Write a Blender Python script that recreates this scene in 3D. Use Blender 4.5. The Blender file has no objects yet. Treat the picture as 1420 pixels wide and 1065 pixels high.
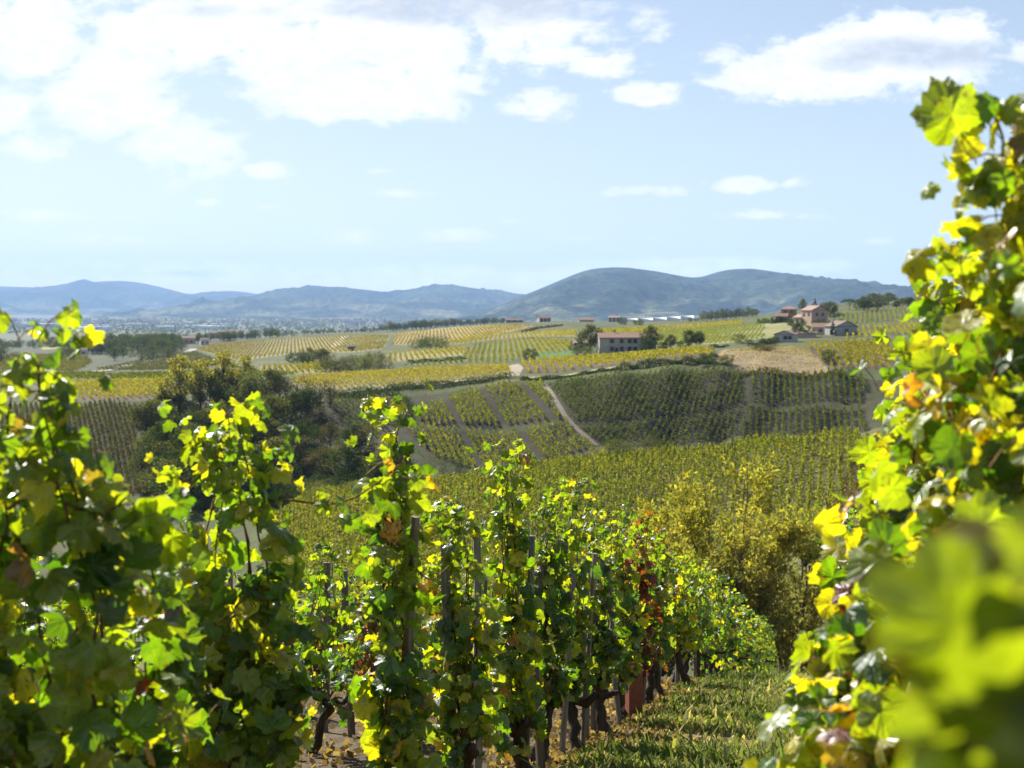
import bpy, math, random
import numpy as np
from mathutils import Vector
R = math.radians
C = bpy.context.scene.collection
sc = bpy.context.scene
rng = np.random.default_rng(7)

# ---------------------------------------------------------------- camera, sky, sun, exposure
F, CX, HY = 1900.0, 710.0, 425.0          # focal length in photo pixels, centre column, row of the eye level
cam = bpy.data.cameras.new('camera'); camo = bpy.data.objects.new('camera', cam); C.objects.link(camo)
cam.sensor_width = 36.0; cam.lens = 36.0 * F / 1420.0
cam.clip_start = 0.05; cam.clip_end = 60000
PITCH = math.atan((532.5 - HY) / F)
camo.location = (0, 0, 0); camo.rotation_euler = (R(90) - PITCH, 0, 0)
cam.dof.use_dof = True; cam.dof.focus_distance = 9.0; cam.dof.aperture_fstop = (cam.lens / 1000) / 0.0085
sc.camera = camo
SUN_AZ, SUN_EL = R(-34), R(38)             # clockwise from the view direction (+Y)
S = Vector((math.sin(SUN_AZ) * math.cos(SUN_EL), math.cos(SUN_AZ) * math.cos(SUN_EL), math.sin(SUN_EL)))
sl = bpy.data.lights.new('sun', 'SUN'); sl.energy = 5.0; sl.angle = R(0.5); sl.color = (1.0, 0.96, 0.89)
so = bpy.data.objects.new('sun', sl); C.objects.link(so); so.rotation_euler = (-S).to_track_quat('-Z', 'Y').to_euler()
sc.view_settings.view_transform = 'Standard'; sc.view_settings.look = 'None'
sc.view_settings.exposure = 1.42; sc.view_settings.gamma = 1.0; sc.view_settings.use_curve_mapping = False
sc.render.engine = 'CYCLES'
cy = sc.cycles
cy.use_denoising = True; cy.max_bounces = 7; cy.diffuse_bounces = 3; cy.glossy_bounces = 2
cy.transmission_bounces = 5; cy.volume_bounces = 1; cy.transparent_max_bounces = 6
cy.sample_clamp_indirect = 6.0

def N(nt, typ, **kw):
    n = nt.nodes.new(typ)
    for k, v in kw.items():
        if k.startswith('i_'):
            key = k[2:]; n.inputs[int(key) if key.isdigit() else key.replace('_', ' ')].default_value = v
        else: setattr(n, k, v)
    return n
def Mth(nt, op, a, b=None, c=None, clamp=False):
    n = nt.nodes.new('ShaderNodeMath'); n.operation = op; n.use_clamp = clamp
    for i, v in enumerate((a, b, c)):
        if v is None: continue
        if isinstance(v, (int, float)): n.inputs[i].default_value = v
        else: nt.links.new(v, n.inputs[i])
    return n.outputs[0]
def Mix(nt, fac, a, b, blend='MIX'):
    n = nt.nodes.new('ShaderNodeMix'); n.data_type = 'RGBA'; n.blend_type = blend
    for sock, v in ((n.inputs[0], fac), (n.inputs[6], a), (n.inputs[7], b)):
        if isinstance(v, (int, float)): sock.default_value = v
        elif isinstance(v, tuple): sock.default_value = v if len(v) == 4 else (*v, 1)
        else: nt.links.new(v, sock)
    return n.outputs[2]
def Ramp(nt, x, lo, hi, smooth=True):
    n = nt.nodes.new('ShaderNodeMapRange'); n.interpolation_type = 'SMOOTHSTEP' if smooth else 'LINEAR'
    nt.links.new(x, n.inputs[0]); n.inputs[1].default_value = lo; n.inputs[2].default_value = hi
    return n.outputs[0]

world = bpy.data.worlds.new('World'); sc.world = world; world.use_nodes = True
def build_world():
    nt = world.node_tree; nt.nodes.clear(); L = nt.links
    sky = N(nt, 'ShaderNodeTexSky', sky_type='NISHITA', sun_disc=False, sun_elevation=SUN_EL, sun_rotation=SUN_AZ % (2 * math.pi))
    sky.air_density = 1.0; sky.dust_density = 0.5; sky.ozone_density = 2.0; sky.altitude = 250
    tc = N(nt, 'ShaderNodeTexCoord'); sep = N(nt, 'ShaderNodeSeparateXYZ'); L.new(tc.outputs['Generated'], sep.inputs[0])
    x, y, z = sep.outputs
    yc = Mth(nt, 'MAXIMUM', y, 0.08)
    U = Mth(nt, 'DIVIDE', x, yc); W = Mth(nt, 'DIVIDE', z, yc)      # flat map of the sky ahead (+Y)
    front = Ramp(nt, y, 0.08, 0.3)
    comb = N(nt, 'ShaderNodeCombineXYZ'); L.new(U, comb.inputs[0]); L.new(Mth(nt, 'MULTIPLY', W, 1.7), comb.inputs[1])
    def fbm(scale, detail, off=(0, 0, 0), rough=0.58):
        mp = N(nt, 'ShaderNodeMapping'); mp.inputs['Location'].default_value = off; L.new(comb.outputs[0], mp.inputs[0])
        n = N(nt, 'ShaderNodeTexNoise', i_Scale=scale, i_Detail=detail, i_Roughness=rough, i_Distortion=0.25)
        L.new(mp.outputs[0], n.inputs['Vector']); return n.outputs['Fac']
    big = fbm(13, 9, (3.1, 1.7, 0)); fine = fbm(60, 7, (0.3, 5.2, 0))
    def ell(lst):
        out = None
        for (px, py, rx, ry, g) in lst:
            a = Mth(nt, 'MULTIPLY', Mth(nt, 'SUBTRACT', U, (px - CX) / F), F / rx)
            b = Mth(nt, 'MULTIPLY', Mth(nt, 'SUBTRACT', W, (HY - py) / F), F / ry)
            e = Mth(nt, 'SUBTRACT', g, Mth(nt, 'ADD', Mth(nt, 'MULTIPLY', a, a), Mth(nt, 'MULTIPLY', b, b)))
            out = e if out is None else Mth(nt, 'MAXIMUM', out, e)
        return out
    clouds = [(100, 300, 160, 14, .35), (820, 330, 120, 10, .35), (560, 270, 90, 10, .3), (1060, 300, 120, 10, .3), (40, 45, 105, 80, .9), (520, 5, 330, 70, .9), (400, 85, 230, 60, .9), (560, 60, 200, 60, .9), (160, -10, 120, 40, .7), (300, 55, 170, 80, .95), (180, 110, 90, 60, .9), (720, 45, 190, 55, 1), (840, 90, 65, 30, .8),
              (180, 140, 120, 75, .9), (245, 200, 110, 70, .75), (480, 130, 220, 50, .9), (60, 205, 80, 26, .7), (745, 148, 70, 26, .75), (895, 130, 66, 22, .75),
              (890, 35, 45, 35, .8), (1185, 95, 215, 50, 1.05), (1240, 55, 120, 45, 1.0), (1060, 110, 90, 40, .9), (1330, 95, 70, 40, .8), (1440, 80, 60, 22, .7),
              (890, 266, 90, 13, .6), (1015, 257, 60, 15, .6), (375, 240, 50, 18, .5), (530, 238, 40, 9, .5), (140, 333, 110, 11, .6), (485, 330, 55, 16, .6),
              (640, 327, 110, 13, .6), (722, 308, 40, 7, .4), (380, 287, 40, 8, .4), (290, 281, 22, 8, .4), (1218, 335, 30, 9, .5), (1105, 255, 28, 12, .35),
              (200, 380, 330, 20, 1.1), (640, 386, 280, 18, 1.1), (1010, 370, 210, 14, 1.0), (-60, 160, 130, 60, .8), (1600, 150, 170, 70, 1), (-350, 120, 260, 120, 1)]
    m = Mth(nt, 'MAXIMUM', ell(clouds), -2.6)
    nz = Mth(nt, 'ADD', Mth(nt, 'MULTIPLY', Mth(nt, 'SUBTRACT', big, 0.5), 4.0), Mth(nt, 'MULTIPLY', Mth(nt, 'SUBTRACT', fine, 0.5), 2.0))
    dens = Ramp(nt, Mth(nt, 'ADD', m, nz), -0.16, 0.72)
    dens = Mth(nt, 'MULTIPLY', Mth(nt, 'MULTIPLY', dens, front), 0.97)
    grey = ell([(1270, 78, 150, 26, 1), (1180, 90, 90, 18, .6), (680, 8, 260, 34, 1), (560, 18, 150, 22, .8), (250, 380, 90, 8, .5), (740, 165, 40, 6, .4), (300, 20, 140, 14, .4)])
    g = Ramp(nt, Mth(nt, 'ADD', grey, Mth(nt, 'MULTIPLY', Mth(nt, 'SUBTRACT', fbm(22, 6, (7, 2, 0)), 0.5), 2.6)), -0.35, 1.05)
    ccol = Mix(nt, g, (1.0, 0.985, 0.955), (0.54, 0.58, 0.65))
    ccol = Mix(nt, Mth(nt, 'MULTIPLY', Ramp(nt, fine, 0.35, 0.7), 0.55), ccol, (0.72, 0.77, 0.84))
    cs = N(nt, 'ShaderNodeVectorMath', operation='SCALE'); L.new(ccol, cs.inputs[0]); cs.inputs['Scale'].default_value = CLOUD
    lum = N(nt, 'ShaderNodeRGBToBW'); L.new(sky.outputs[0], lum.inputs[0])
    ss = N(nt, 'ShaderNodeVectorMath', operation='SCALE'); pale = N(nt, 'ShaderNodeCombineColor'); [L.new(Mth(nt, 'MULTIPLY', lum.outputs[0], v), pale.inputs[i]) for i, v in enumerate((.99, 1.0, 1.02))]; L.new(Mix(nt, .42, Mix(nt, 1.0, sky.outputs[0], (.98, .99, .99), 'MULTIPLY'), pale.outputs[0]), ss.inputs[0]); L.new(Mth(nt, 'DIVIDE', SKY * 1.25, Mth(nt, 'ADD', 1.0, Mth(nt, 'MULTIPLY', lum.outputs[0], .085))), ss.inputs['Scale'])
    tot = Mix(nt, dens, ss.outputs[0], cs.outputs[0])
    bg = N(nt, 'ShaderNodeBackground'); L.new(tot, bg.inputs[0]); bg.inputs[1].default_value = 0.055
    out = N(nt, 'ShaderNodeOutputWorld'); L.new(bg.outputs[0], out.inputs[0])
CLOUD, SKY = 8.4, 1.06
build_world()
world.cycles.sampling_method = 'MANUAL'; world.cycles.sample_map_resolution = 512

# ---------------------------------------------------------------- helpers
def tag(o, label=None, cat=None, group=None, kind=None):
    if label: o['label'] = label
    if cat: o['category'] = cat
    if group: o['group'] = group
    if kind: o['kind'] = kind
    return o
def empty(name, loc=(0, 0, 0), rz=0.0):
    o = bpy.data.objects.new(name, None); C.objects.link(o); o.location = loc; o.rotation_euler = (0, 0, rz)
    o.empty_display_size = 0.1
    return o
def mesh(name, V, faces, cols=None, luv=None, mats=(), midx=None, smooth=False):
    """faces: list of int arrays (M,k)"""
    V = np.asarray(V, np.float32).reshape(-1, 3)
    faces = [np.asarray(f, np.int32) for f in faces if len(f)]
    me = bpy.data.meshes.new(name)
    me.vertices.add(len(V)); me.vertices.foreach_set('co', V.ravel())
    loops = np.concatenate([f.ravel() for f in faces]); tot = np.concatenate([np.full(len(f), f.shape[1], np.int32) for f in faces])
    st = np.concatenate([[0], np.cumsum(tot)[:-1]]).astype(np.int32)
    me.loops.add(len(loops)); me.loops.foreach_set('vertex_index', loops)
    me.polygons.add(len(tot)); me.polygons.foreach_set('loop_start', st); me.polygons.foreach_set('loop_total', tot)
    if midx is not None: me.polygons.foreach_set('material_index', np.asarray(midx, np.int32))
    me.polygons.foreach_set('use_smooth', np.full(len(tot), smooth, bool))
    if cols is not None:
        a = me.attributes.new('Col', 'FLOAT_COLOR', 'POINT')
        c = np.ones((len(V), 4), np.float32); c[:, :3] = cols; a.data.foreach_set('color', c.ravel())
    if luv is not None:
        a = me.attributes.new('luv', 'FLOAT_VECTOR', 'POINT'); a.data.foreach_set('vector', np.asarray(luv, np.float32).ravel())
    for m in mats: me.materials.append(m)
    me.update(calc_edges=True)
    return me
def obj(name, me, parent=None, loc=None):
    o = bpy.data.objects.new(name, me); C.objects.link(o)
    if parent is not None: o.parent = parent
    if loc is not None: o.location = loc
    return o
class MB:
    def __init__(s): s.V = []; s.Fq = []; s.Ft = []; s.C = []; s.n = 0
    def add(s, V, quads=None, tris=None, col=None):
        V = np.asarray(V, float).reshape(-1, 3)
        if quads is not None and len(quads): s.Fq.append(np.asarray(quads, int) + s.n)
        if tris is not None and len(tris): s.Ft.append(np.asarray(tris, int) + s.n)
        c = np.ones((len(V), 3)) * (np.asarray(col) if col is not None else 0.5)
        s.C.append(c); s.V.append(V); s.n += len(V)
    def box(s, c, size, rz=0.0, col=None):
        sx, sy, sz = np.array(size) / 2
        P = np.array([[-sx, -sy, -sz], [sx, -sy, -sz], [sx, sy, -sz], [-sx, sy, -sz], [-sx, -sy, sz], [sx, -sy, sz], [sx, sy, sz], [-sx, sy, sz]])
        ca, sa = math.cos(rz), math.sin(rz)
        P = P @ np.array([[ca, sa, 0], [-sa, ca, 0], [0, 0, 1]]) + np.array(c)
        s.add(P, [[3, 2, 1, 0], [4, 5, 6, 7], [0, 1, 5, 4], [1, 2, 6, 5], [2, 3, 7, 6], [3, 0, 4, 7]], None, col)
    def prism(s, prof, y0, y1, col=None):
        """profile (x,z) extruded along y"""
        n = len(prof); P = [(x, y0, z) for x, z in prof] + [(x, y1, z) for x, z in prof]
        q = [[i, (i + 1) % n, n + (i + 1) % n, n + i] for i in range(n)]
        t = [[0, i + 1, i] for i in range(1, n - 1)] + [[n, n + i, n + i + 1] for i in range(1, n - 1)]
        s.add(P, q, t, col)
    def tube(s, pts, rad, seg=6, col=None, cap=True):
        pts = np.asarray(pts, float); n = len(pts); rad = np.ones(n) * rad if np.isscalar(rad) else np.asarray(rad)
        T = np.gradient(pts, axis=0); T /= np.linalg.norm(T, axis=1)[:, None] + 1e-9
        ref = np.array([0.31, 0.95, 0.05]) if abs(T[0][2]) > 0.7 else np.array([0, 0, 1.0])
        A = np.cross(T, ref); A /= np.linalg.norm(A, axis=1)[:, None] + 1e-9; B = np.cross(T, A)
        a = np.arange(seg) / seg * 2 * math.pi
        V = (pts[:, None] + rad[:, None, None] * (np.cos(a)[None, :, None] * A[:, None] + np.sin(a)[None, :, None] * B[:, None])).reshape(-1, 3)
        i = np.arange(n - 1)[:, None] * seg; j = np.arange(seg)[None]; k = (j + 1) % seg
        q = np.stack([i + j, i + k, i + seg + k, i + seg + j], -1).reshape(-1, 4)
        V = np.vstack([V, pts[-1:] + T[-1:] * rad[-1] * .3]); top = (n - 1) * seg
        t = [[top + jj, top + (jj + 1) % seg, n * seg] for jj in range(seg)] if cap else None
        s.add(V, q, t, col)
    def mesh(s, name, mats, smooth=False, luv=None):
        f = []
        if s.Fq: f.append(np.vstack(s.Fq))
        if s.Ft: f.append(np.vstack(s.Ft))
        return mesh(name, np.vstack(s.V), f, np.vstack(s.C), luv, mats, None, smooth)
    def build(s, name, mat, parent=None, smooth=False, loc=None):
        return obj(name, s.mesh(name, [mat], smooth), parent, loc)

# ---------------------------------------------------------------- materials
def new_mat(name):
    m = bpy.data.materials.new(name); m.use_nodes = True; nt = m.node_tree; nt.nodes.clear()
    out = N(nt, 'ShaderNodeOutputMaterial'); return m, nt, out
def leaf_mat(name, trans=0.5, gloss=0.07, veins=False, tboost=(1.9, 1.75, 0.55), rough=0.32):
    m, nt, out = new_mat(name); L = nt.links
    at = N(nt, 'ShaderNodeAttribute', attribute_name='Col'); col = at.outputs['Color']
    geo = N(nt, 'ShaderNodeNewGeometry')
    tc = N(nt, 'ShaderNodeTexCoord')
    nz = N(nt, 'ShaderNodeTexNoise', i_Scale=28.0 if veins else 3.0, i_Detail=3.0); L.new(tc.outputs['Object'], nz.inputs['Vector'])
    f = Ramp(nt, nz.outputs['Fac'], 0.3, 0.75)
    col = Mix(nt, f, Mix(nt, 1.0, col, (0.78, 0.82, 0.75), 'MULTIPLY'), Mix(nt, 1.0, col, (1.18, 1.12, 1.05), 'MULTIPLY'))
    nrm = None
    if veins:
        ns_ = N(nt, 'ShaderNodeTexNoise', i_Scale=75.0, i_Detail=2.0); L.new(tc.outputs['Object'], ns_.inputs['Vector']); nb_ = N(nt, 'ShaderNodeTexNoise', i_Scale=4.0, i_Detail=1.0); L.new(tc.outputs['Object'], nb_.inputs['Vector'])
        spot = Mth(nt, 'MULTIPLY', Ramp(nt, Mth(nt, 'ADD', ns_.outputs['Fac'], Mth(nt, 'MULTIPLY', nb_.outputs['Fac'], .35)), .80, .88), .8)
        col = Mix(nt, spot, col, (.085, .045, .018))
        uv = N(nt, 'ShaderNodeAttribute', attribute_name='luv'); sp = N(nt, 'ShaderNodeSeparateXYZ'); L.new(uv.outputs['Vector'], sp.inputs[0])
        ax = Mth(nt, 'ABSOLUTE', sp.outputs[0]); th = Mth(nt, 'ARCTAN2', ax, sp.outputs[1])
        r = Mth(nt, 'POWER', Mth(nt, 'ADD', Mth(nt, 'MULTIPLY', ax, ax), Mth(nt, 'MULTIPLY', sp.outputs[1], sp.outputs[1])), 0.5)
        dmin = None
        for a in (0.0, 0.82, 1.75):
            d = Mth(nt, 'MULTIPLY', Mth(nt, 'ABSOLUTE', Mth(nt, 'SUBTRACT', th, a)), r)
            dmin = d if dmin is None else Mth(nt, 'MINIMUM', dmin, d)
        sec = Mth(nt, 'ABSOLUTE', Mth(nt, 'SINE', Mth(nt, 'MULTIPLY', Mth(nt, 'SUBTRACT', r, Mth(nt, 'MULTIPLY', dmin, 0.9)), 24.0)))
        v1 = Ramp(nt, dmin, 0.022, 0.006)
        v2 = Mth(nt, 'MULTIPLY', Ramp(nt, sec, 0.16, 0.03), 0.4)
        v = Mth(nt, 'MAXIMUM', v1, v2)
        col = Mix(nt, Mth(nt, 'MULTIPLY', v, 0.42), col, Mix(nt, 1.0, col, (1.7, 1.5, 1.4), 'MULTIPLY'))
        bp = N(nt, 'ShaderNodeBump', i_Strength=0.5, i_Distance=0.006); L.new(Mth(nt, 'SUBTRACT', nz.outputs['Fac'], v), bp.inputs['Height']); nrm = bp.outputs[0]
    back = Mix(nt, Mth(nt, 'MULTIPLY', geo.outputs['Backfacing'], 0.45), col, Mix(nt, 0.5, col, (0.20, 0.24, 0.12)))
    d = N(nt, 'ShaderNodeBsdfDiffuse'); L.new(back, d.inputs[0])
    t = N(nt, 'ShaderNodeBsdfTranslucent'); L.new(Mix(nt, 1.0, col, tboost, 'MULTIPLY'), t.inputs[0])
    g = N(nt, 'ShaderNodeBsdfGlossy', i_Roughness=rough)
    if nrm is not None:
        for s_ in (d, g): L.new(nrm, s_.inputs['Normal'])
    mx = N(nt, 'ShaderNodeMixShader'); mx.inputs[0].default_value = trans; L.new(d.outputs[0], mx.inputs[1]); L.new(t.outputs[0], mx.inputs[2])
    if gloss == 0: L.new(mx.outputs[0], out.inputs[0]); return m
    lw = N(nt, 'ShaderNodeLayerWeight', i_Blend=0.5)
    m2 = N(nt, 'ShaderNodeMixShader'); L.new(Mth(nt, 'ADD', gloss, Mth(nt, 'MULTIPLY', Mth(nt, 'POWER', lw.outputs['Facing'], 4.0), gloss * 5)), m2.inputs[0]); L.new(mx.outputs[0], m2.inputs[1]); L.new(g.outputs[0], m2.inputs[2])
    L.new(m2.outputs[0], out.inputs[0]); return m
def col_mat(name, rough=0.85, nscale=8.0, namp=0.35, bump=0.3, bdist=0.02, stretch=(1, 1, 1), spec=0.2, detail=5.0):
    """surface whose colour comes from the mesh's own colour attribute, broken up by noise"""
    m, nt, out = new_mat(name); L = nt.links
    at = N(nt, 'ShaderNodeAttribute', attribute_name='Col'); tc = N(nt, 'ShaderNodeTexCoord')
    mp = N(nt, 'ShaderNodeMapping'); mp.inputs['Scale'].default_value = stretch; L.new(tc.outputs['Object'], mp.inputs[0])
    nz = N(nt, 'ShaderNodeTexNoise', i_Scale=nscale, i_Detail=detail, i_Roughness=0.6); L.new(mp.outputs[0], nz.inputs['Vector'])
    f = Ramp(nt, nz.outputs['Fac'], 0.28, 0.72)
    lo, hi = 1 - namp, 1 + namp * 0.8
    col = Mix(nt, f, Mix(nt, 1.0, at.outputs['Color'], (lo, lo, lo), 'MULTIPLY'), Mix(nt, 1.0, at.outputs['Color'], (hi, hi, hi), 'MULTIPLY'))
    b = N(nt, 'ShaderNodeBsdfPrincipled', i_Roughness=rough); b.inputs['Specular IOR Level'].default_value = spec
    L.new(col, b.inputs['Base Color'])
    bp = N(nt, 'ShaderNodeBump', i_Strength=bump, i_Distance=bdist); L.new(nz.outputs['Fac'], bp.inputs['Height']); L.new(bp.outputs[0], b.inputs['Normal'])
    L.new(b.outputs[0], out.inputs[0]); return m
M_vleaf = leaf_mat('grape_leaf', trans=0.55, gloss=0.05, veins=True, tboost=(2.5, 2.42, 0.35), rough=0.38)
M_fleaf = leaf_mat('field_leaf', trans=0.45, gloss=0.0, rough=0.5, tboost=(1.5, 1.4, 0.6))
M_tleaf = leaf_mat('tree_leaf', trans=0.4, gloss=0.0, rough=0.5, tboost=(1.4, 1.35, 0.7))
M_grass = leaf_mat('grass_blade', trans=0.4, gloss=0.0, rough=0.45, tboost=(1.3, 1.3, 0.7))
M_bark = col_mat('bark', nscale=40, namp=0.5, bump=0.9, bdist=0.01, stretch=(1, 1, 0.25))
M_wood = col_mat('stake_wood', nscale=60, namp=0.45, bump=0.7, bdist=0.004, stretch=(1, 1, 0.06))
M_wall = col_mat('plaster', nscale=1.2, namp=0.14, bump=0.2)
M_roof = col_mat('roof_tile', nscale=3.5, namp=0.35, bump=0.4, stretch=(4, 1, 1))
M_dark = col_mat('window_glass', rough=0.15, nscale=2, namp=0.2, bump=0, spec=0.5)
M_plast = col_mat('plastic', rough=0.45, nscale=20, namp=0.15, bump=0.15)
M_ground = None

# ---------------------------------------------------------------- the lie of the land
def near_z(y):
    y = np.asarray(y, float)
    return -1.03 - 0.212 * y - np.where(y > 15, 0.07 * (np.sqrt((y - 17.0) ** 2 + 4) + (y - 17.0)) / 2, 0.0)
def zpy(py, d): return -(py - HY) / F * d
COLS = {
 -700: ([(690,285),(640,305),(600,325),(562,350),(552,368),(530,425),(520,500),(512,750),(490,1050),(478,1250)], [(75,-27),(110,-36),(200,-44)], -58),
 -100: ([(690,285),(640,305),(600,325),(562,350),(552,368),(530,425),(520,500),(512,750),(490,1050),(479,1250)], [(75,-27),(110,-36),(200,-44)], -58),
 150: ([(690,285),(640,305),(600,325),(562,350),(552,368),(530,425),(520,500),(512,750),(490,1050),(478,1250)], [(75,-26),(110,-36),(200,-44)], -58),
 300: ([(680,275),(620,310),(570,335),(545,365),(525,430),(515,550),(500,800),(478,1200),(468,1350)], [(75,-25),(110,-34),(200,-42)], -55),
 430: ([(765,185),(688,235),(640,295),(590,318),(560,333),(549,340),(542,346),(522,425),(508,560),(495,750),(485,900),(470,1150),(463,1300)], [(75,-24),(110,-33),(265,-44)], -50),
 500: ([(770,180),(680,232),(640,285),(600,312),(565,332),(550,343),(540,349),(518,430),(505,520),(495,650),(482,850),(470,1050),(462,1200)], [(75,-24),(110,-32),(262,-38)], -48),
 560: ([(770,178),(672,230),(640,292),(590,318),(572,327),(550,342),(537,351),(514,438),(503,500),(490,640),(478,850),(465,1050),(458,1180)], [(75,-24),(110,-31),(264,-36)], -45),
 640: ([(775,175),(664,228),(650,292),(590,320),(547,344),(538,351),(528,360),(510,445),(502,490),(480,630),(470,800),(460,980),(452,1180)], [(75,-23),(110,-30.5),(264,-34)], -45),
 700: ([(780,172),(655,226),(650,294),(590,321),(532,349),(525,359),(520,366),(507,450),(490,520),(470,680),(460,900),(448,1150)], [(75,-23),(110,-30),(264,-33.5)], -42),
 780: ([(790,168),(645,226),(630,299),(580,316),(530,339),(525,349),(518,360),(500,430),(484,530),(468,680),(458,850),(446,1100)], [(75,-22.5),(110,-29),(264,-32)], -40),
 860: ([(800,165),(637,227),(622,302),(575,316),(520,333),(514,342),(508,351),(495,430),(489,500),(475,560),(458,800),(447,1050)], [(75,-22),(110,-28),(262,-31)], -40),
 930: ([(810,160),(629,228),(620,303),(565,316),(513,330),(506,338),(500,347),(489,428),(477,530),(456,740),(446,1000)], [(75,-21.5),(110,-27),(262,-31)], -38),
 1000: ([(815,155),(622,228),(614,301),(560,313),(514,326),(505,334),(495,346),(484,420),(473,520),(452,720),(443,950)], [(75,-21),(110,-26),(262,-30)], -35),
 1060: ([(800,150),(614,226),(608,296),(560,307),(520,319),(512,327),(500,335),(482,420),(472,500),(447,700),(440,850)], [(75,-20),(110,-24),(258,-28.5)], -30),
 1160: ([(740,130),(660,180),(604,222),(600,282),(560,293),(524,305),(515,313),(495,360),(478,440),(470,500),(445,640),(425,760),(422,850)], [(65,-18.5),(248,-26)], -20),
 1300: ([(740,110),(690,140),(650,175),(600,215),(595,255),(555,275),(515,305),(490,360),(470,450),(440,620),(415,760),(410,900)], [(60,-17.5),(235,-22)], -10),
 1700: ([(740,110),(690,140),(650,175),(600,215),(595,255),(555,275),(515,305),(490,360),(470,450),(440,620),(412,760),(405,900)], [(60,-17.5),(235,-22)], -8),
 2300: ([(740,110),(690,140),(650,175),(600,215),(595,255),(555,275),(515,305),(490,360),(470,450),(440,620),(412,760),(405,900)], [(60,-17.5),(235,-22)], -8),
}
KU, KL = 3.2, 1.0
def _ctrl():
    P, Z = [], []
    for px, (vis, hid, z18) in COLS.items():
        u = (px - CX) / F
        for y in (14.0, 18.0, 24.0, 32.0, 44.0): P.append((u, y)); Z.append(float(near_z(y)) if y < 40 else float(near_z(32)) - 0.27 * (y - 32))
        for py, d in vis: P.append((u, d)); Z.append(zpy(py, d))
        for d, z in hid: P.append((u, d)); Z.append(z)
        for d, z in ((1800, z18), (2600, -72), (4500, -85), (9000, -85), (20000, -85)): P.append((u, d)); Z.append(z)
    P = np.array(P); return np.stack([P[:, 0] * KU, np.log(P[:, 1]) * KL], 1), np.array(Z)
CP, CZ = _ctrl()
def _phi(r2): return np.sqrt(r2 + 0.012 ** 2)
def _solve():
    n = len(CP); A = np.zeros((n + 1, n + 1)); A[:n, :n] = _phi(((CP[:, None] - CP[None]) ** 2).sum(-1)); A[:n, n] = 1; A[n, :n] = 1
    A[:n, :n] += np.eye(n) * -1e-4
    return np.linalg.solve(A, np.concatenate([CZ, [0]]))
WGT = _solve()
_GU = np.linspace(-1.7, 1.7, 760); _GL = np.linspace(math.log(19.5), math.log(21000), 1150)
def _grid():
    a, b = np.meshgrid(_GU, _GL); Q = np.stack([a.ravel() * KU, b.ravel() * KL], 1); res = np.empty(len(Q)); cc = (CP ** 2).sum(1)
    for i in range(0, len(Q), 20000):
        q = Q[i:i + 20000]; r2 = np.maximum((q ** 2).sum(1)[:, None] + cc[None] - 2 * q @ CP.T, 0)
        res[i:i + 20000] = _phi(r2) @ WGT[:-1] + WGT[-1]
    return res.reshape(len(_GL), len(_GU))
GRID = _grid()
def far_z(x, y):
    fu = np.clip((x / y - _GU[0]) / (_GU[1] - _GU[0]), 0, len(_GU) - 1.001); fl = np.clip((np.log(y) - _GL[0]) / (_GL[1] - _GL[0]), 0, len(_GL) - 1.001)
    i = fu.astype(int); j = fl.astype(int); a = fu - i; b = fl - j
    return (GRID[j, i] * (1 - a) + GRID[j, i + 1] * a) * (1 - b) + (GRID[j + 1, i] * (1 - a) + GRID[j + 1, i + 1] * a) * b
def lumps(x, y, seed=0):
    r = np.random.default_rng(90 + seed); s = 0
    for k in range(7):
        a = r.uniform(0, 6.28); f = r.uniform(0.5, 1.6); s = s + np.sin((x * math.cos(a) + y * math.sin(a)) * f + r.uniform(0, 6)) 
    return s / 7
def ground_z(x, y):
    x = np.atleast_1d(np.asarray(x, float)); y = np.maximum(np.atleast_1d(np.asarray(y, float)), 0.05)
    out = near_z(np.minimum(y, 40)).astype(float)
    far = y > 20
    if far.any():
        xs, ys = x[far], y[far]; res = far_z(xs, ys)
        b = np.clip((ys - 20) / 16, 0, 1); b = b * b * (3 - 2 * b)
        out[far] = out[far] * (1 - b) + res * b
    nb = np.clip((40 - y) / 10, 0, 1)
    out = out + nb * (0.022 * lumps(x * 3, y * 3, 1) + 0.012 * lumps(x * 9, y * 9, 2))
    fb = np.clip((y - 60) / 60, 0, 1)
    return out + fb * (0.18 * lumps(x * 0.22, y * 0.22, 3) + 0.5 * lumps(x * 0.04, y * 0.04, 4) * np.clip((y - 400) / 500, 0, 1))
_YS = np.exp(np.linspace(math.log(95), math.log(15000), 5000))
def at(px, py):
    """where the line of sight through photo pixel (px, py) meets the land beyond the near hillside"""
    c, s = math.cos(PITCH), math.sin(PITCH); u = (px - CX) / F; v = -(py - 532.5) / F
    dy = c + v * s; dz = -s + v * c; u, w = u / dy, dz / dy
    g = ground_z(u * _YS, _YS); hit = np.nonzero(g >= w * _YS)[0]
    i = hit[0] if len(hit) else 4000
    return np.array([u * _YS[i], _YS[i], g[i]])
def gp(px, d, dz=0.0):
    x = (px - CX) / F * d; return np.array([x, d, ground_z(x, d)[0] + dz])
def pip(x, y, poly):
    ins = np.zeros(len(x), bool); n = len(poly)
    for i in range(n):
        x1, y1 = poly[i][:2]; x2, y2 = poly[(i + 1) % n][:2]
        c = (y1 > y) != (y2 > y)
        ins ^= c & (x < (x2 - x1) * (y - y1) / (y2 - y1 + 1e-12) + x1)
    return ins
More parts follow.
